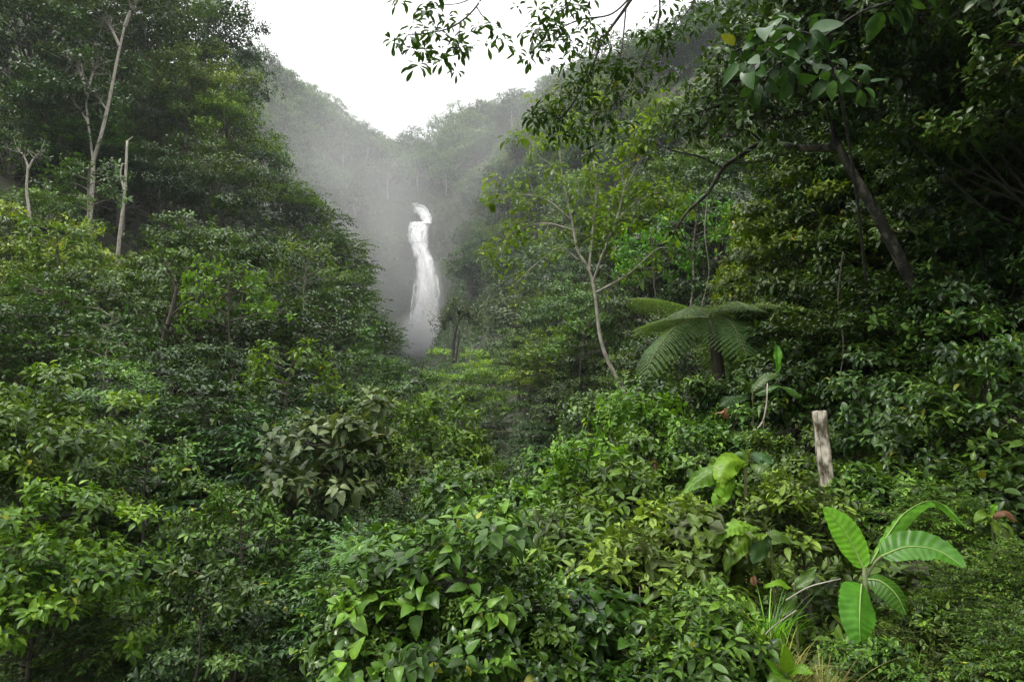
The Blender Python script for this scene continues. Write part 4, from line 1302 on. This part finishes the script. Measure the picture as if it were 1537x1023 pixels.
# weathered post: square shaft with chamfered corners and a sunk front panel
def post():
    root, b = root_at('concrete_post', 'weathered cream post with brown stains standing among the bank bushes', 'post', 1246, 735, 5.0)
    top = P(1227, 616, 5.05)
    hgt = top[2] - b[2]
    a = Acc()
    w = .047
    prof = [(-w, -w + .008), (-w + .008, -w), (-w + .022, -w), (-w + .026, -w + .006), (w - .026, -w + .006), (w - .022, -w), (w - .008, -w), (w, -w + .008),
            (w, w - .008), (w - .008, w), (-w + .008, w), (-w, w - .008)]
    rng = np.random.default_rng(2)
    n = len(prof)
    zs = np.concatenate([np.linspace(-.25, hgt - .004, 22), [hgt]])
    V = []
    for i, z in enumerate(zs):
        k = .93 if i == len(zs) - 1 else 1
        for (x, y_) in prof:
            V.append([x * k + rng.normal(0, .0007), y_ * k + rng.normal(0, .0007), z + (rng.normal(0, .0025) if i >= len(zs) - 2 else 0)])
    T = []
    for i in range(len(zs) - 1):
        for k in range(n):
            p, q = i * n + k, i * n + (k + 1) % n
            T += [[p, q, q + n], [p, q + n, p + n]]
    o = (len(zs) - 1) * n
    T += [[o, o + k, o + k + 1] for k in range(1, n - 1)]
    a.add(V, T, .5)
    link('shaft', a.mesh('shaft', False), [M['post']], root)
    lean = (top - b)
    root.rotation_euler = (-math.atan2(lean[1], lean[2]) , math.atan2(lean[0], lean[2]), math.radians(-16))
post()

# tree fern
def tree_fern():
    rng = np.random.default_rng(8)
    base_p = P(1076, 575, 9.5)
    root = thing('tree_fern', 'tree fern with wide arching fronds on a brown trunk left of the dark bushes', 'tree fern', (base_p[0], base_p[1], float(ground_z(base_p[0], base_p[1])) - .1))
    b = np.array(root.location)
    top = P(1068, 478, 9.5) - b
    a = Acc()
    sp = curve([[0, 0, 0], [.06, 0, top[2] * .5], top], 10)
    tube(a, sp, np.linspace(.10, .075, len(sp)), 9)
    # old frond stubs
    for _ in range(50):
        t = rng.integers(4, len(sp) - 1)
        az = rng.uniform(0, 6.28)
        dd = np.array([math.cos(az), math.sin(az), .5])
        tube(a, [sp[t], sp[t] + dd * .12], [.012, .006], 4)
    link('trunk', a.mesh('fern_trunk'), [M['bark']], root)
    nf = 17
    for i in range(nf):
        az = i * 2.399 + rng.normal(0, .1)
        L_ = rng.uniform(1.3, 1.75)
        rise, drop = rng.uniform(.15, .42), rng.uniform(.28, .55)
        if i >= 11:
            rise, drop = .05, rng.uniform(.7, 1.1)
        t = np.linspace(0, 1, 26)[:, None]
        dr = np.array([math.cos(az), math.sin(az), 0])
        c = top + dr * L_ * (t - .12 * t ** 3) + UP * L_ * (rise * t - drop * t ** 2.1 * .75)
        tg = norm(np.gradient(c, axis=0))
        lat = norm(np.cross(tg, UP + dr * .01))
        nn = np.cross(lat, tg)
        nn = np.where(nn[:, 2:3] < 0, -nn, nn)
        fa, ra = Acc(), Acc()
        for k in range(3, 26):
            tt = k / 25
            pl = L_ * .30 * math.sin(math.pi * min(1, tt ** .7)) ** .8 + .015
            for sd in (-1, 1):
                pd = norm(lat[k] * sd * .9 + tg[k] * .42 - UP * .18)
                m = max(5, int(pl / .016))
                u = (np.arange(m) + .5) / m
                pp = c[k] + pd * (u * pl)[:, None] - UP * (.18 * pl * u * u)[:, None]
                sdv = norm(np.cross(nn[k], pd))
                for s2 in (-1, 1):
                    dd = norm(sdv * s2 + pd * .45)
                    put_leaves(fa, LEAF_LO, pp, np.broadcast_to(dd, pp.shape), np.broadcast_to(nn[k], pp.shape) + rng.normal(0, .12, pp.shape),
                               .042 * (1 - .75 * u) * (.5 + pl / (L_ * .3) * .6), np.full(m, .017), rng.uniform(.15, .8, m))
                tube(ra, [c[k], c[k] + pd * pl - UP * .18 * pl], [.003, .001], 3)
        tube(ra, c, np.linspace(.014, .003, len(c)), 5)
        f = link('frond', fa.mesh('frond'), [M['fern']], root)
        link('rachis', ra.mesh('rachis'), [M['stem']], f)
tree_fern()

# trees drawn limb by limb
def limb_leaves(rng, ta, ca, path, r0, r1, n_tw, tw_len, k, size, tmpl, start=.35, wr=.42, th=1.35, thsd=.25, back=.35, droop=.35, young=.5, tone0=0.0, tip=True, hang=0.0, axup=0.0, mi=0, sides=7):
    c = curve(path, 8)
    tube(ta, c, np.linspace(r0, r1, len(c)), sides, mi)
    if not n_tw:
        return
    s = rng.uniform(start, 1, n_tw)
    p = np.stack([np.interp(s, np.linspace(0, 1, len(c)), c[:, q]) for q in range(3)], -1)
    tg = norm(np.gradient(c, axis=0))
    tt = np.stack([np.interp(s, np.linspace(0, 1, len(c)), tg[:, q]) for q in range(3)], -1)
    d = norm(rng.normal(0, .8, p.shape) + tt * .7 + UP * (.25 - hang))
    e = p + d * (tw_len * rng.uniform(.4, 1.2, n_tw))[:, None]
    sticks(ta, p, e, r1 * .7, r1 * .3, mi)
    if tip:
        e, d = np.vstack([e, c[-1:]]), np.vstack([d, tg[-1:]])
    ax = norm(d + UP * .3) if not axup else norm(d * .35 + UP * axup + rng.normal(0, .2, d.shape))
    rosette(rng, ca, tmpl, e, ax, k, size, th=th, wr=wr, droop=droop, young=young, tone0=tone0, back=back, stem=.3, thsd=thsd)

def limbed_tree(name, label, base, limbs, bark, leaf, seed, root_r=.06, **kw):
    rng = np.random.default_rng(seed)
    root = thing(name, label, 'tree', base)
    b = np.array(root.location)
    ta, ca = Acc(), Acc()
    for (path, r0, r1, n, opt) in limbs:
        o = dict(kw)
        o.update(opt)
        limb_leaves(rng, ta, ca, rel(path, b), r0, r1, n, o.pop('tw'), o.pop('k'), o.pop('size'), o.pop('tmpl'), **o)
    link('trunk', ta.mesh('trunk'), [M[bark]], root)
    if ca.n:
        link('crown', ca.mesh('crown'), [M[leaf]], root)
    return root

def base_on_ground(px, py, d):
    p = P(px, py, d)
    return (p[0], p[1], min(p[2], float(ground_z(p[0], p[1]))))

# slender sapling with the pale trunk
D = 13.0
limbed_tree('sapling', 'slender sapling with a pale crooked trunk and sparse yellow-green leaves above the bank', base_on_ground(944, 600, D), [
    ([(944, 640, D), (938, 592, D), (912, 540, D), (900, 500, D), (893, 440, D), (884, 405, D), (872, 385, D)], .046, .026, 0, {}),
    ([(886, 405, D), (868, 378, D), (858, 330, D), (845, 270, D), (838, 215, D), (828, 160, D)], .032, .008, 35, {}),
    ([(858, 330, D), (820, 300, D), (780, 292, D), (742, 300, D)], .02, .006, 27, {}),
    ([(860, 345, D), (815, 335, D), (770, 350, D + .3), (750, 385, D + .3)], .018, .006, 36, {}),
    ([(893, 440, D), (915, 428, D), (945, 410, D), (985, 375, D), (1005, 372, D)], .03, .008, 12, {}),
    ([(890, 425, D), (905, 380, D - .3), (925, 330, D - .5), (940, 270, D - .5), (955, 200, D - .5)], .03, .008, 56, {}),
    ([(884, 405, D), (890, 340, D + .3), (895, 280, D + .4), (888, 210, D + .5), (900, 150, D + .5)], .026, .007, 48, {}),
    ([(868, 390, D), (840, 372, D), (800, 400, D), (770, 430, D)], .018, .006, 11, {}),
    ([(925, 330, D - .5), (960, 300, D - .6), (1000, 290, D - .7), (1030, 320, D - .7)], .02, .006, 36, {}),
    ([(838, 250, D), (810, 235, D), (790, 200, D)], .012, .005, 9, {}),
    ([(940, 280, D - .5), (965, 230, D - .6), (985, 190, D - .8), (1000, 150, D - 1)], .018, .006, 36, {})],
    'bark_pale', 'sapling', 41, tw=.45, k=7, size=.19, tmpl=LEAF_OBOV, wr=.40, start=.2, droop=.25, th=1.8, axup=.9)

# leaning tree on the right with the long bare branch
D = 8.0
limbed_tree('leaning_tree', 'tree leaning left with lichen-spotted trunk and one long bare branch reaching left', base_on_ground(1405, 500, 7.4), [
    ([(1400, 490, 7.4), (1362, 410, 7.2), (1320, 330, 7.1), (1285, 268, 7.1), (1258, 218, 7.2), (1248, 170, 7.2), (1225, 110, 7.0)], .068, .034, 0, dict(sides=10)),
    ([(1258, 222, 7.2), (1200, 222, 7.4), (1145, 214, 7.8), (1105, 238, 7.8), (1085, 252, 7.8), (1062, 290, 7.8), (1030, 320, 7.9), (1010, 352, 7.9)], .045, .012, 4, dict(start=.8)),
    ([(1085, 252, 7.8), (1050, 235, 7.7), (1010, 226, 7.6), (975, 210, 7.5)], .016, .006, 6, dict(start=.4)),
    ([(1145, 214, 7.8), (1120, 195, 7.7), (1100, 205, 7.6), (1060, 200, 7.5)], .014, .005, 8, dict(start=.3)),
    ([(1200, 222, 7.8), (1150, 240, 7.6), (1110, 245, 7.5), (1080, 240, 7.5)], .014, .005, 4, {}),
    ([(1248, 180, 7.2), (1190, 140, 7.2), (1130, 120, 6.9), (1075, 125, 6.7)], .035, .008, 95, {}),
    ([(1248, 170, 7.2), (1200, 100, 7.0), (1150, 80, 6.7), (1105, 75, 6.5)], .03, .008, 95, {}),
    ([(1248, 180, 7.2), (1150, 160, 7.3), (1080, 160, 7.0), (1030, 175, 6.9)], .028, .007, 110, {}),
    ([(1235, 140, 7.4), (1215, 60, 6.8), (1195, 0, 6.4)], .03, .008, 95, {}),
    ([(1225, 110, 7.2), (1280, 60, 6.6), (1330, 20, 6.2)], .03, .008, 110, {}),
    ([(1240, 160, 7.5), (1210, 170, 7.0), (1160, 180, 6.8), (1110, 185, 6.7)], .02, .006, 95, {})],
    'bark_spotted', 'mid', 42, tw=.42, k=7, size=.105, tmpl=LEAF_OV4, wr=.46, start=.15, droop=.45)
# big shining leaves hanging from the same height
limbed_tree('large_leaved_climber', 'climber with large shining oval leaves hanging over the leaning tree', base_on_ground(1290, 560, 6.0), [
    ([(1300, 420, 6.0), (1280, 250, 5.4), (1255, 120, 5.0), (1230, 60, 4.8)], .013, .008, 0, {}),
    ([(1255, 120, 5.0), (1220, 95, 4.8), (1180, 90, 4.7), (1140, 120, 4.6)], .012, .006, 10, {}),
    ([(1240, 80, 4.9), (1210, 50, 4.7), (1170, 60, 4.6), (1130, 100, 4.5)], .012, .006, 10, {}),
    ([(1255, 130, 5.0), (1265, 110, 4.8), (1255, 100, 4.6)], .012, .006, 6, {}),
    ([(1230, 60, 4.8), (1290, 20, 4.6), (1345, 0, 4.5)], .012, .006, 7, {})],
    'bark_dark', 'blue', 43, tw=.25, k=4, size=.19, tmpl=LEAF_OV4, wr=.58, start=.3, droop=.7)

# tree whose palmate leaves hang from above; its trunk stands off to the right
limbed_tree('palmate_leaved_tree', 'tree whose thin branches of palmate leaves hang down from the top against the sky', base_on_ground(1480, 330, 8.5), [
    ([(1560, 420, 9.0), (1530, 300, 8.6), (1505, 190, 8.2), (1490, 60, 8.0), (1440, -150, 7.8)], .20, .10, 0, dict(sides=10)),
    ([(1440, -150, 7.8), (1250, -230, 7.6), (1050, -190, 7.6), (900, -140, 7.2), (760, -80, 6.8)], .08, .02, 0, {}),
    ([(1050, -190, 7.6), (985, -60, 7.8), (940, 10, 8.0), (905, 60, 8.0), (885, 110, 8.0), (845, 175, 8.0), (828, 165, 8.0)], .03, .006, 64, dict(start=.42)),
    ([(960, -20, 7.9), (920, 20, 7.7), (870, 30, 7.5), (830, 50, 7.4), (812, 70, 7.4)], .014, .004, 34, {}),
    ([(985, -60, 7.8), (990, 20, 7.7), (975, 70, 7.7), (950, 120, 7.7), (915, 165, 7.7)], .016, .005, 34, {}),
    ([(1000, -80, 7.8), (1040, -10, 7.8), (1030, 20, 7.7), (1000, 45, 7.6)], .014, .004, 14, {}),
    ([(940, 10, 8), (930, 90, 7.9), (905, 150, 7.9), (880, 200, 7.9)], .012, .004, 28, {}),
    ([(920, -130, 7.3), (880, -40, 7.2), (850, 10, 7.1), (830, 20, 7.1)], .012, .004, 14, {}),
    ([(760, -80, 6.8), (735, -30, 6.6), (715, 10, 6.5), (680, 40, 6.4), (640, 50, 6.4), (612, 52, 6.4)], .014, .004, 20, dict(start=.45)),
    ([(715, 10, 6.5), (725, 25, 6.4), (738, 35, 6.4)], .008, .004, 5, {}),
    ([(690, 33, 6.4), (690, 60, 6.3), (688, 72, 6.3)], .006, .003, 5, {}),
    ([(725, -10, 6.5), (690, 5, 6.5), (660, 8, 6.5), (640, 15, 6.5)], .008, .003, 8, {})],
    'bark_dark', 'vine', 44, tw=.36, k=8, size=.135, tmpl=LEAF_OBOV, wr=.36, start=.25, droop=.25, th=1.95, thsd=.16, hang=.3, axup=1.0, back=.1)

# big dark tree that arches in from beyond the right edge
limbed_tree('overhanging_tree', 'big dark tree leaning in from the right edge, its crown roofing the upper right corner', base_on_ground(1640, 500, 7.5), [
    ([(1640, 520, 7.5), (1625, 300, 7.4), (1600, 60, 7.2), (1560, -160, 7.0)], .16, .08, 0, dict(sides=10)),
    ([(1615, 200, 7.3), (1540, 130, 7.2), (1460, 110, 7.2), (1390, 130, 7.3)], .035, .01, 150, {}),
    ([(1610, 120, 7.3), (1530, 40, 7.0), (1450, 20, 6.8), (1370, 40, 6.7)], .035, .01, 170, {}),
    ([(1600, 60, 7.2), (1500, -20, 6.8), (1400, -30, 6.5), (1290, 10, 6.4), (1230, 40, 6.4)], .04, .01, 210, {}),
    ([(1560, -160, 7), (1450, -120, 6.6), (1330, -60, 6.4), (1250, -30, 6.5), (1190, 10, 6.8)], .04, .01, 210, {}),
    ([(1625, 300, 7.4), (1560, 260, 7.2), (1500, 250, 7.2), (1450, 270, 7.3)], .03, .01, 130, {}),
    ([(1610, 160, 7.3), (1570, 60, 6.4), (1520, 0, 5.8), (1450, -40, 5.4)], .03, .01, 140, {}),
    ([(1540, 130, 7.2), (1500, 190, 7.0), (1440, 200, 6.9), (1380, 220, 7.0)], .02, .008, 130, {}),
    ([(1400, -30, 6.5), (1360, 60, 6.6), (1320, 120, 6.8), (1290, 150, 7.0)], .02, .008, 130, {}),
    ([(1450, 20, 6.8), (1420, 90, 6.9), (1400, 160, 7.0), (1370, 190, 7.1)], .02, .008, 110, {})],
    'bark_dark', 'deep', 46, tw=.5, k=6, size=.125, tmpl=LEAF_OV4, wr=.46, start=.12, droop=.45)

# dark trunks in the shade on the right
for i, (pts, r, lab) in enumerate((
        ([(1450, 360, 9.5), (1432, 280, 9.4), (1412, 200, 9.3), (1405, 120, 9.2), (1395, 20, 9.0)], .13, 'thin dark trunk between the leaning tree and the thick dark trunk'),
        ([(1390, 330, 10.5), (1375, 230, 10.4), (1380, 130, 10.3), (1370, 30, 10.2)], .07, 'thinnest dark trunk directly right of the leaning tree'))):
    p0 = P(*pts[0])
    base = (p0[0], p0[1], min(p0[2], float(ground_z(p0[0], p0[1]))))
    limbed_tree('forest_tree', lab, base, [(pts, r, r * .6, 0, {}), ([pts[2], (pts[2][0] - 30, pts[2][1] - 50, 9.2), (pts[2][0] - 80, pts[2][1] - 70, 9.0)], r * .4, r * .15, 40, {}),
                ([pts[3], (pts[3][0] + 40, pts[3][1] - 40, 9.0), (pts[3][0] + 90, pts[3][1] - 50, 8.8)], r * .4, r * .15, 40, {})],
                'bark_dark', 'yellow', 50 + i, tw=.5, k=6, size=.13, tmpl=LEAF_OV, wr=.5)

# left slope: forked pale trunks, a bare pole, slender stems
D = 45.0
limbed_tree('pale_forked_tree', 'tree with two tall pale trunks forking low on the left slope', base_on_ground(136, 330, D), [
    ([(134, 330, D), (138, 285, D), (140, 240, D)], .175, .14, 0, dict(sides=10)),
    ([(140, 242, D), (133, 190, D), (128, 140, D), (122, 95, D)], .095, .055, 0, dict(sides=8)),
    ([(140, 242, D), (155, 190, D), (168, 130, D), (178, 80, D), (187, 40, D)], .13, .07, 0, dict(sides=8)),
    ([(128, 130, D), (118, 105, D), (100, 92, D)], .10, .04, 34, {}),
    ([(130, 150, D), (138, 115, D), (150, 95, D)], .10, .04, 34, {}),
    ([(133, 185, D), (120, 165, D), (108, 150, D)], .07, .03, 30, {}),
    ([(160, 165, D), (150, 150, D), (146, 140, D)], .07, .03, 34, {}),
    ([(187, 40, D), (200, 10, D), (220, -15, D)], .14, .04, 50, {}),
    ([(180, 70, D), (165, 40, D), (150, 20, D)], .12, .04, 50, {})],
    'bark_pale', 'deep', 61, tw=1.2, k=7, size=.42, tmpl=LEAF_LO, wr=.5)
D = 36.0
limbed_tree('dead_tree', 'thin bare pale pole of a tree on the left slope', base_on_ground(174, 420, D), [
    ([(173, 425, D), (180, 350, D), (187, 290, D), (191, 212, D)], .11, .06, 0, dict(sides=8)),
    ([(186, 285, D), (181, 262, D), (184, 245, D)], .06, .03, 0, {}),
    ([(191, 212, D), (200, 205, D)], .05, .02, 0, {})], 'bark_pale', 'deep', 62, tw=1, k=5, size=.3, tmpl=LEAF_LO)
D = 34.0
limbed_tree('pale_stemmed_tree', 'thin pale crooked stem at the left edge below the dark rounded tree', base_on_ground(46, 360, D), [
    ([(46, 365, D), (44, 320, D), (40, 285, D), (42, 250, D)], .085, .055, 0, {}),
    ([(42, 250, D), (36, 235, D), (26, 225, D)], .06, .03, 14, {}),
    ([(42, 255, D), (52, 236, D), (62, 228, D)], .06, .03, 14, {})], 'bark_pale', 'deep', 63, tw=.9, k=6, size=.3, tmpl=LEAF_LO)
D = 19.0
limbed_tree('slender_tree', 'slender leaning tree with a thin brown trunk in front of the broad domed tree', base_on_ground(205, 640, D), [
    ([(205, 650, D), (222, 575, D), (238, 530, D), (255, 475, D), (266, 430, D)], .085, .05, 0, {}),
    ([(266, 430, D), (285, 400, D), (310, 385, D)], .035, .012, 26, {}),
    ([(264, 440, D), (255, 405, D), (240, 385, D)], .035, .012, 26, {}),
    ([(255, 475, D), (285, 450, D), (315, 440, D)], .03, .012, 20, {})], 'bark', 'mid', 64, tw=.6, k=6, size=.2, tmpl=LEAF_OV, wr=.5)
D = 58.0
limbed_tree('feathery_tree', 'small feathery tree with two dark stems standing in front of the spray', base_on_ground(680, 545, D), [
    ([(680, 550, D), (681, 515, D), (686, 490, D), (690, 478, D)], .13, .08, 0, {}),
    ([(684, 545, D), (688, 515, D), (690, 495, D)], .09, .06, 0, {}),
    ([(686, 490, D), (675, 478, D), (664, 484, D)], .07, .03, 60, {}),
    ([(690, 480, D), (700, 472, D), (712, 486, D)], .07, .03, 60, {}),
    ([(689, 482, D), (690, 470, D), (686, 464, D)], .07, .03, 60, {})], 'bark_dark', 'grey', 65, tw=1.2, k=6, size=.36, tmpl=LEAF_LO, wr=.3, droop=.7)
D = 44.0
limbed_tree('dead_tree', 'bare leaning stems at the tip of the layered trees left of the light green dome', base_on_ground(628, 590, D), [
    ([(628, 595, D), (630, 572, D), (634, 550, D), (636, 540, D)], .09, .04, 0, {}),
    ([(622, 590, D), (622, 570, D), (620, 555, D)], .06, .03, 0, {}),
    ([(645, 590, D), (634, 572, D), (622, 560, D)], .06, .03, 0, {})], 'bark_dark', 'deep', 66, tw=1, k=5, size=.3, tmpl=LEAF_LO)

# loose vines and twigs over the bank
def vine(label, pts, r, bark='bark'):
    b = P(*pts[0])
    a = Acc()
    tube(a, curve(rel(pts, b), 8), np.linspace(r, r * .5, 8 * (len(pts) - 1) + 1), 5)
    props(link('vine_stem', a.mesh('vine_stem'), [M[bark]], None, tuple(b)), label, 'vine')
vine('bare twig curving through the leaves right of the tree fern', [(1110, 656, 6.6), (1140, 640, 6.5), (1150, 610, 6.5), (1152, 575, 6.6)], .012, 'bark_pale')
vine('thin straw-coloured stem slanting over the bank in the lower middle', [(1008, 900, 3.0), (1040, 935, 2.85), (1075, 960, 2.8), (1100, 962, 2.8)], .003, 'stem')
vine('thin brown vine hanging at the lower middle of the bank', [(960, 880, 3.1), (962, 920, 3.0), (975, 955, 2.95), (985, 985, 2.9)], .003)
vine('pale twig running from the lance leaves to the banana plant', [(1180, 900, 3.1), (1215, 880, 3.0), (1262, 868, 2.98)], .004, 'bark_pale')
vine('dark dead twig sticking up on the bank crest', [(870, 770, 5.6), (850, 752, 5.6), (838, 742, 5.6)], .010)

vine('thin brown liana hanging down the shaded leaves above the post', [(1265, 380, 7.2), (1258, 450, 7.1), (1266, 520, 7.0), (1255, 600, 6.9)], .010)
vine('thin pale liana dropping from the long bare branch', [(1062, 290, 7.8), (1058, 350, 7.8), (1064, 410, 7.9), (1050, 470, 8.0)], .007, 'bark_pale')
vine('brown creeper stem running across the middle of the bank', [(870, 830, 4.1), (930, 835, 4.0), (985, 815, 4.0), (1040, 805, 4.0)], .004)
vine('thin straw stem arching over the olive bushes in the lower middle', [(1010, 960, 2.75), (1045, 915, 2.75), (1090, 905, 2.75), (1130, 930, 2.75)], .003, 'stem')
vine('thin dry stem slanting past the dry grass', [(1120, 1005, 2.6), (1150, 950, 2.62), (1195, 915, 2.65)], .003, 'bark_pale')

def emergent(px, py, d, hgt, spread, leaf, bark, label, seed, k=7, size=.16, tmpl=LEAF_OV, wr=.46, flat=False):
    """Young tree standing out of the thicket: visible stem, a few limbs, open tiers of leaves."""
    rng = np.random.default_rng(seed)
    f = F / d
    lean = rng.uniform(-.18, .18) * hgt
    tp = lambda q, w: (px + f * (lean * q + w), py - f * hgt * q, d)
    limbs = [([tp(-.9, 0), tp(-.3, .03 * hgt), tp(.3, -.02 * hgt), tp(1, 0)], .022 * hgt, .007 * hgt, 8, dict(start=.8))]
    for i in range(9):
        q = .25 + .75 * i / 9
        sg = 1 if i % 2 else -1
        ln = spread * rng.uniform(.6, 1.1) * (1.15 - .6 * q)
        a, b_, c = tp(q, 0), tp(q + .10, sg * ln * .5), tp(q + .12, sg * ln)
        dz = rng.uniform(-.6, .6) * ln
        limbs.append(([a, (b_[0], b_[1], d + dz * .5), (c[0], c[1], d + dz)], .008 * hgt, .003 * hgt, 11, dict(start=.3)))
    limbed_tree('young_tree', label, base_on_ground(px, py + f * hgt * .9, d), limbs, bark, leaf, seed, tw=spread * .28, k=k, size=size, tmpl=tmpl, wr=wr, droop=.5, th=1.4)

emergent(95, 455, 20, 2.2, 1.5, 'yellow', 'bark', 'open young tree standing in front of the yellowish glossy tree at left', 71, size=.19)
emergent(155, 590, 14, 1.7, 1.2, 'mid', 'bark_lichen', 'open young tree with pale stem in the dark hollow at left', 72)
emergent(345, 520, 18, 2.0, 1.5, 'sapling', 'bark', 'fresh green young tree in front of the broad domed tree, on its right', 73, size=.18)
emergent(425, 640, 14, 1.5, 1.1, 'sapling', 'bark', 'light young tree above the pale large-leaved bush', 74)
emergent(505, 560, 27, 2.4, 1.8, 'mid', 'bark', 'open young tree over the dull green domed tree', 75, size=.24)
emergent(455, 455, 38, 3.2, 2.4, 'sapling', 'bark_lichen', 'light tiered tree below the layered trees of the left slope', 76, size=.34, tmpl=LEAF_LO)
emergent(215, 770, 9.5, 1.0, .8, 'vine', 'bark', 'leafy young tree rising out of the dense dark domed bush', 77, size=.11)
emergent(365, 860, 8.4, .9, .7, 'vine', 'bark', 'young tree with open tiers left of the shining dark green bush', 78, size=.11)
emergent(300, 960, 7.0, .7, .6, 'mid', 'bark', 'low young tree with open tiers near the bottom edge at left', 79, size=.10)
emergent(590, 700, 11, 1.0, .8, 'sapling', 'bark', 'young tree between the pale large-leaved and the yellow-green bush', 80, size=.12)
emergent(135, 340, 33, 3.0, 2.2, 'mid', 'bark_lichen', 'tiered tree below the forked pale trunks', 81, size=.30, tmpl=LEAF_LO)
emergent(870, 560, 30, 2.4, 1.7, 'sapling', 'bark', 'fresh green tiered tree directly left of the slender pale trunk', 82, size=.24)
emergent(985, 450, 26, 2.4, 1.8, 'lime', 'bark', 'bright green tiered tree between the slender sapling and the tree fern', 83, size=.24)
emergent(1040, 400, 24, 2.2, 1.6, 'lime', 'bark_lichen', 'bright green tiered tree above the tree fern', 84, size=.22)
emergent(960, 690, 6.8, .6, .5, 'lime', 'bark', 'lime-tipped young tree on the crest of the right bank', 86, size=.09)
emergent(880, 770, 5.4, .5, .42, 'lime', 'bark', 'lime-tipped seedling tree on the middle of the right bank', 87, size=.08)

# fern-like light shrub in front of the dark hollow
def feather_shrub():
    rng = np.random.default_rng(9)
    root, b = root_at('fern_bush', 'light green bush with feathery compound leaves right of the lower pale bush', 'bush', 545, 850, 7.0)
    a, s = Acc(), Acc()
    for i in range(40):
        o = rel([(545 + rng.normal(0, 26), 826 + rng.normal(0, 10), 7 + rng.normal(0, .15))], b)[0]
        az = rng.uniform(0, 6.28)
        dr = norm(np.array([math.cos(az), math.sin(az) - .4, rng.uniform(-.1, .4)]))
        L_ = rng.uniform(.22, .38)
        tube(s, [[0, 0, 0], o * np.array([.6, .6, .5]), o], [.008, .005, .003], 4)
        t = np.linspace(0, 1, 14)[:, None]
        c = o + dr * L_ * t - UP * (L_ * .4 * t * t)
        lat = norm(np.cross(dr, UP))
        for sd in (-1, 1):
            put_leaves(a, LEAF_OV, c[1:], np.broadcast_to(norm(lat * sd + dr * .5), c[1:].shape), np.broadcast_to(UP, c[1:].shape) + rng.normal(0, .15, c[1:].shape), .075 * np.sin(np.linspace(.5, 2.9, 13)) + .015, np.full(13, .022), rng.uniform(.2, .9, 13))
    link('foliage', a.mesh('feather_foliage'), [M['fern']], root)
    link('stem', s.mesh('feather_stem'), [M['bark']], root)
feather_shrub()
# ------------------------------------------------------------------ haze
def build_haze():
    m, t = nodes_of('valley_haze')
    out, pv = t.nodes.new('ShaderNodeOutputMaterial'), t.nodes.new('ShaderNodeVolumePrincipled')
    pv.inputs['Color'].default_value = (.62, .64, .70, 1)
    pv.inputs['Density'].default_value = HAZE_DENSITY
    pv.inputs['Anisotropy'].default_value = 0.0
    t.links.new(pv.outputs[0], out.inputs['Volume'])
    x0, x1, y0, y1, z0, z1 = -610, 610, -410, 910, -32, 215
    V = [(x, y, z) for x in (x0, x1) for y in (y0, y1) for z in (z0, z1)]
    Q = [(0, 1, 3, 2), (4, 6, 7, 5), (0, 4, 5, 1), (2, 3, 7, 6), (0, 2, 6, 4), (1, 5, 7, 3)]
    T = [q for a, b, c, d in Q for q in ((a, b, c), (a, c, d))]
    acc = Acc()
    acc.add(V, T, .5)
    props(link('haze', acc.mesh('haze', False), [m]), 'pale humid haze filling the whole valley', 'haze', kind='stuff')
build_haze()
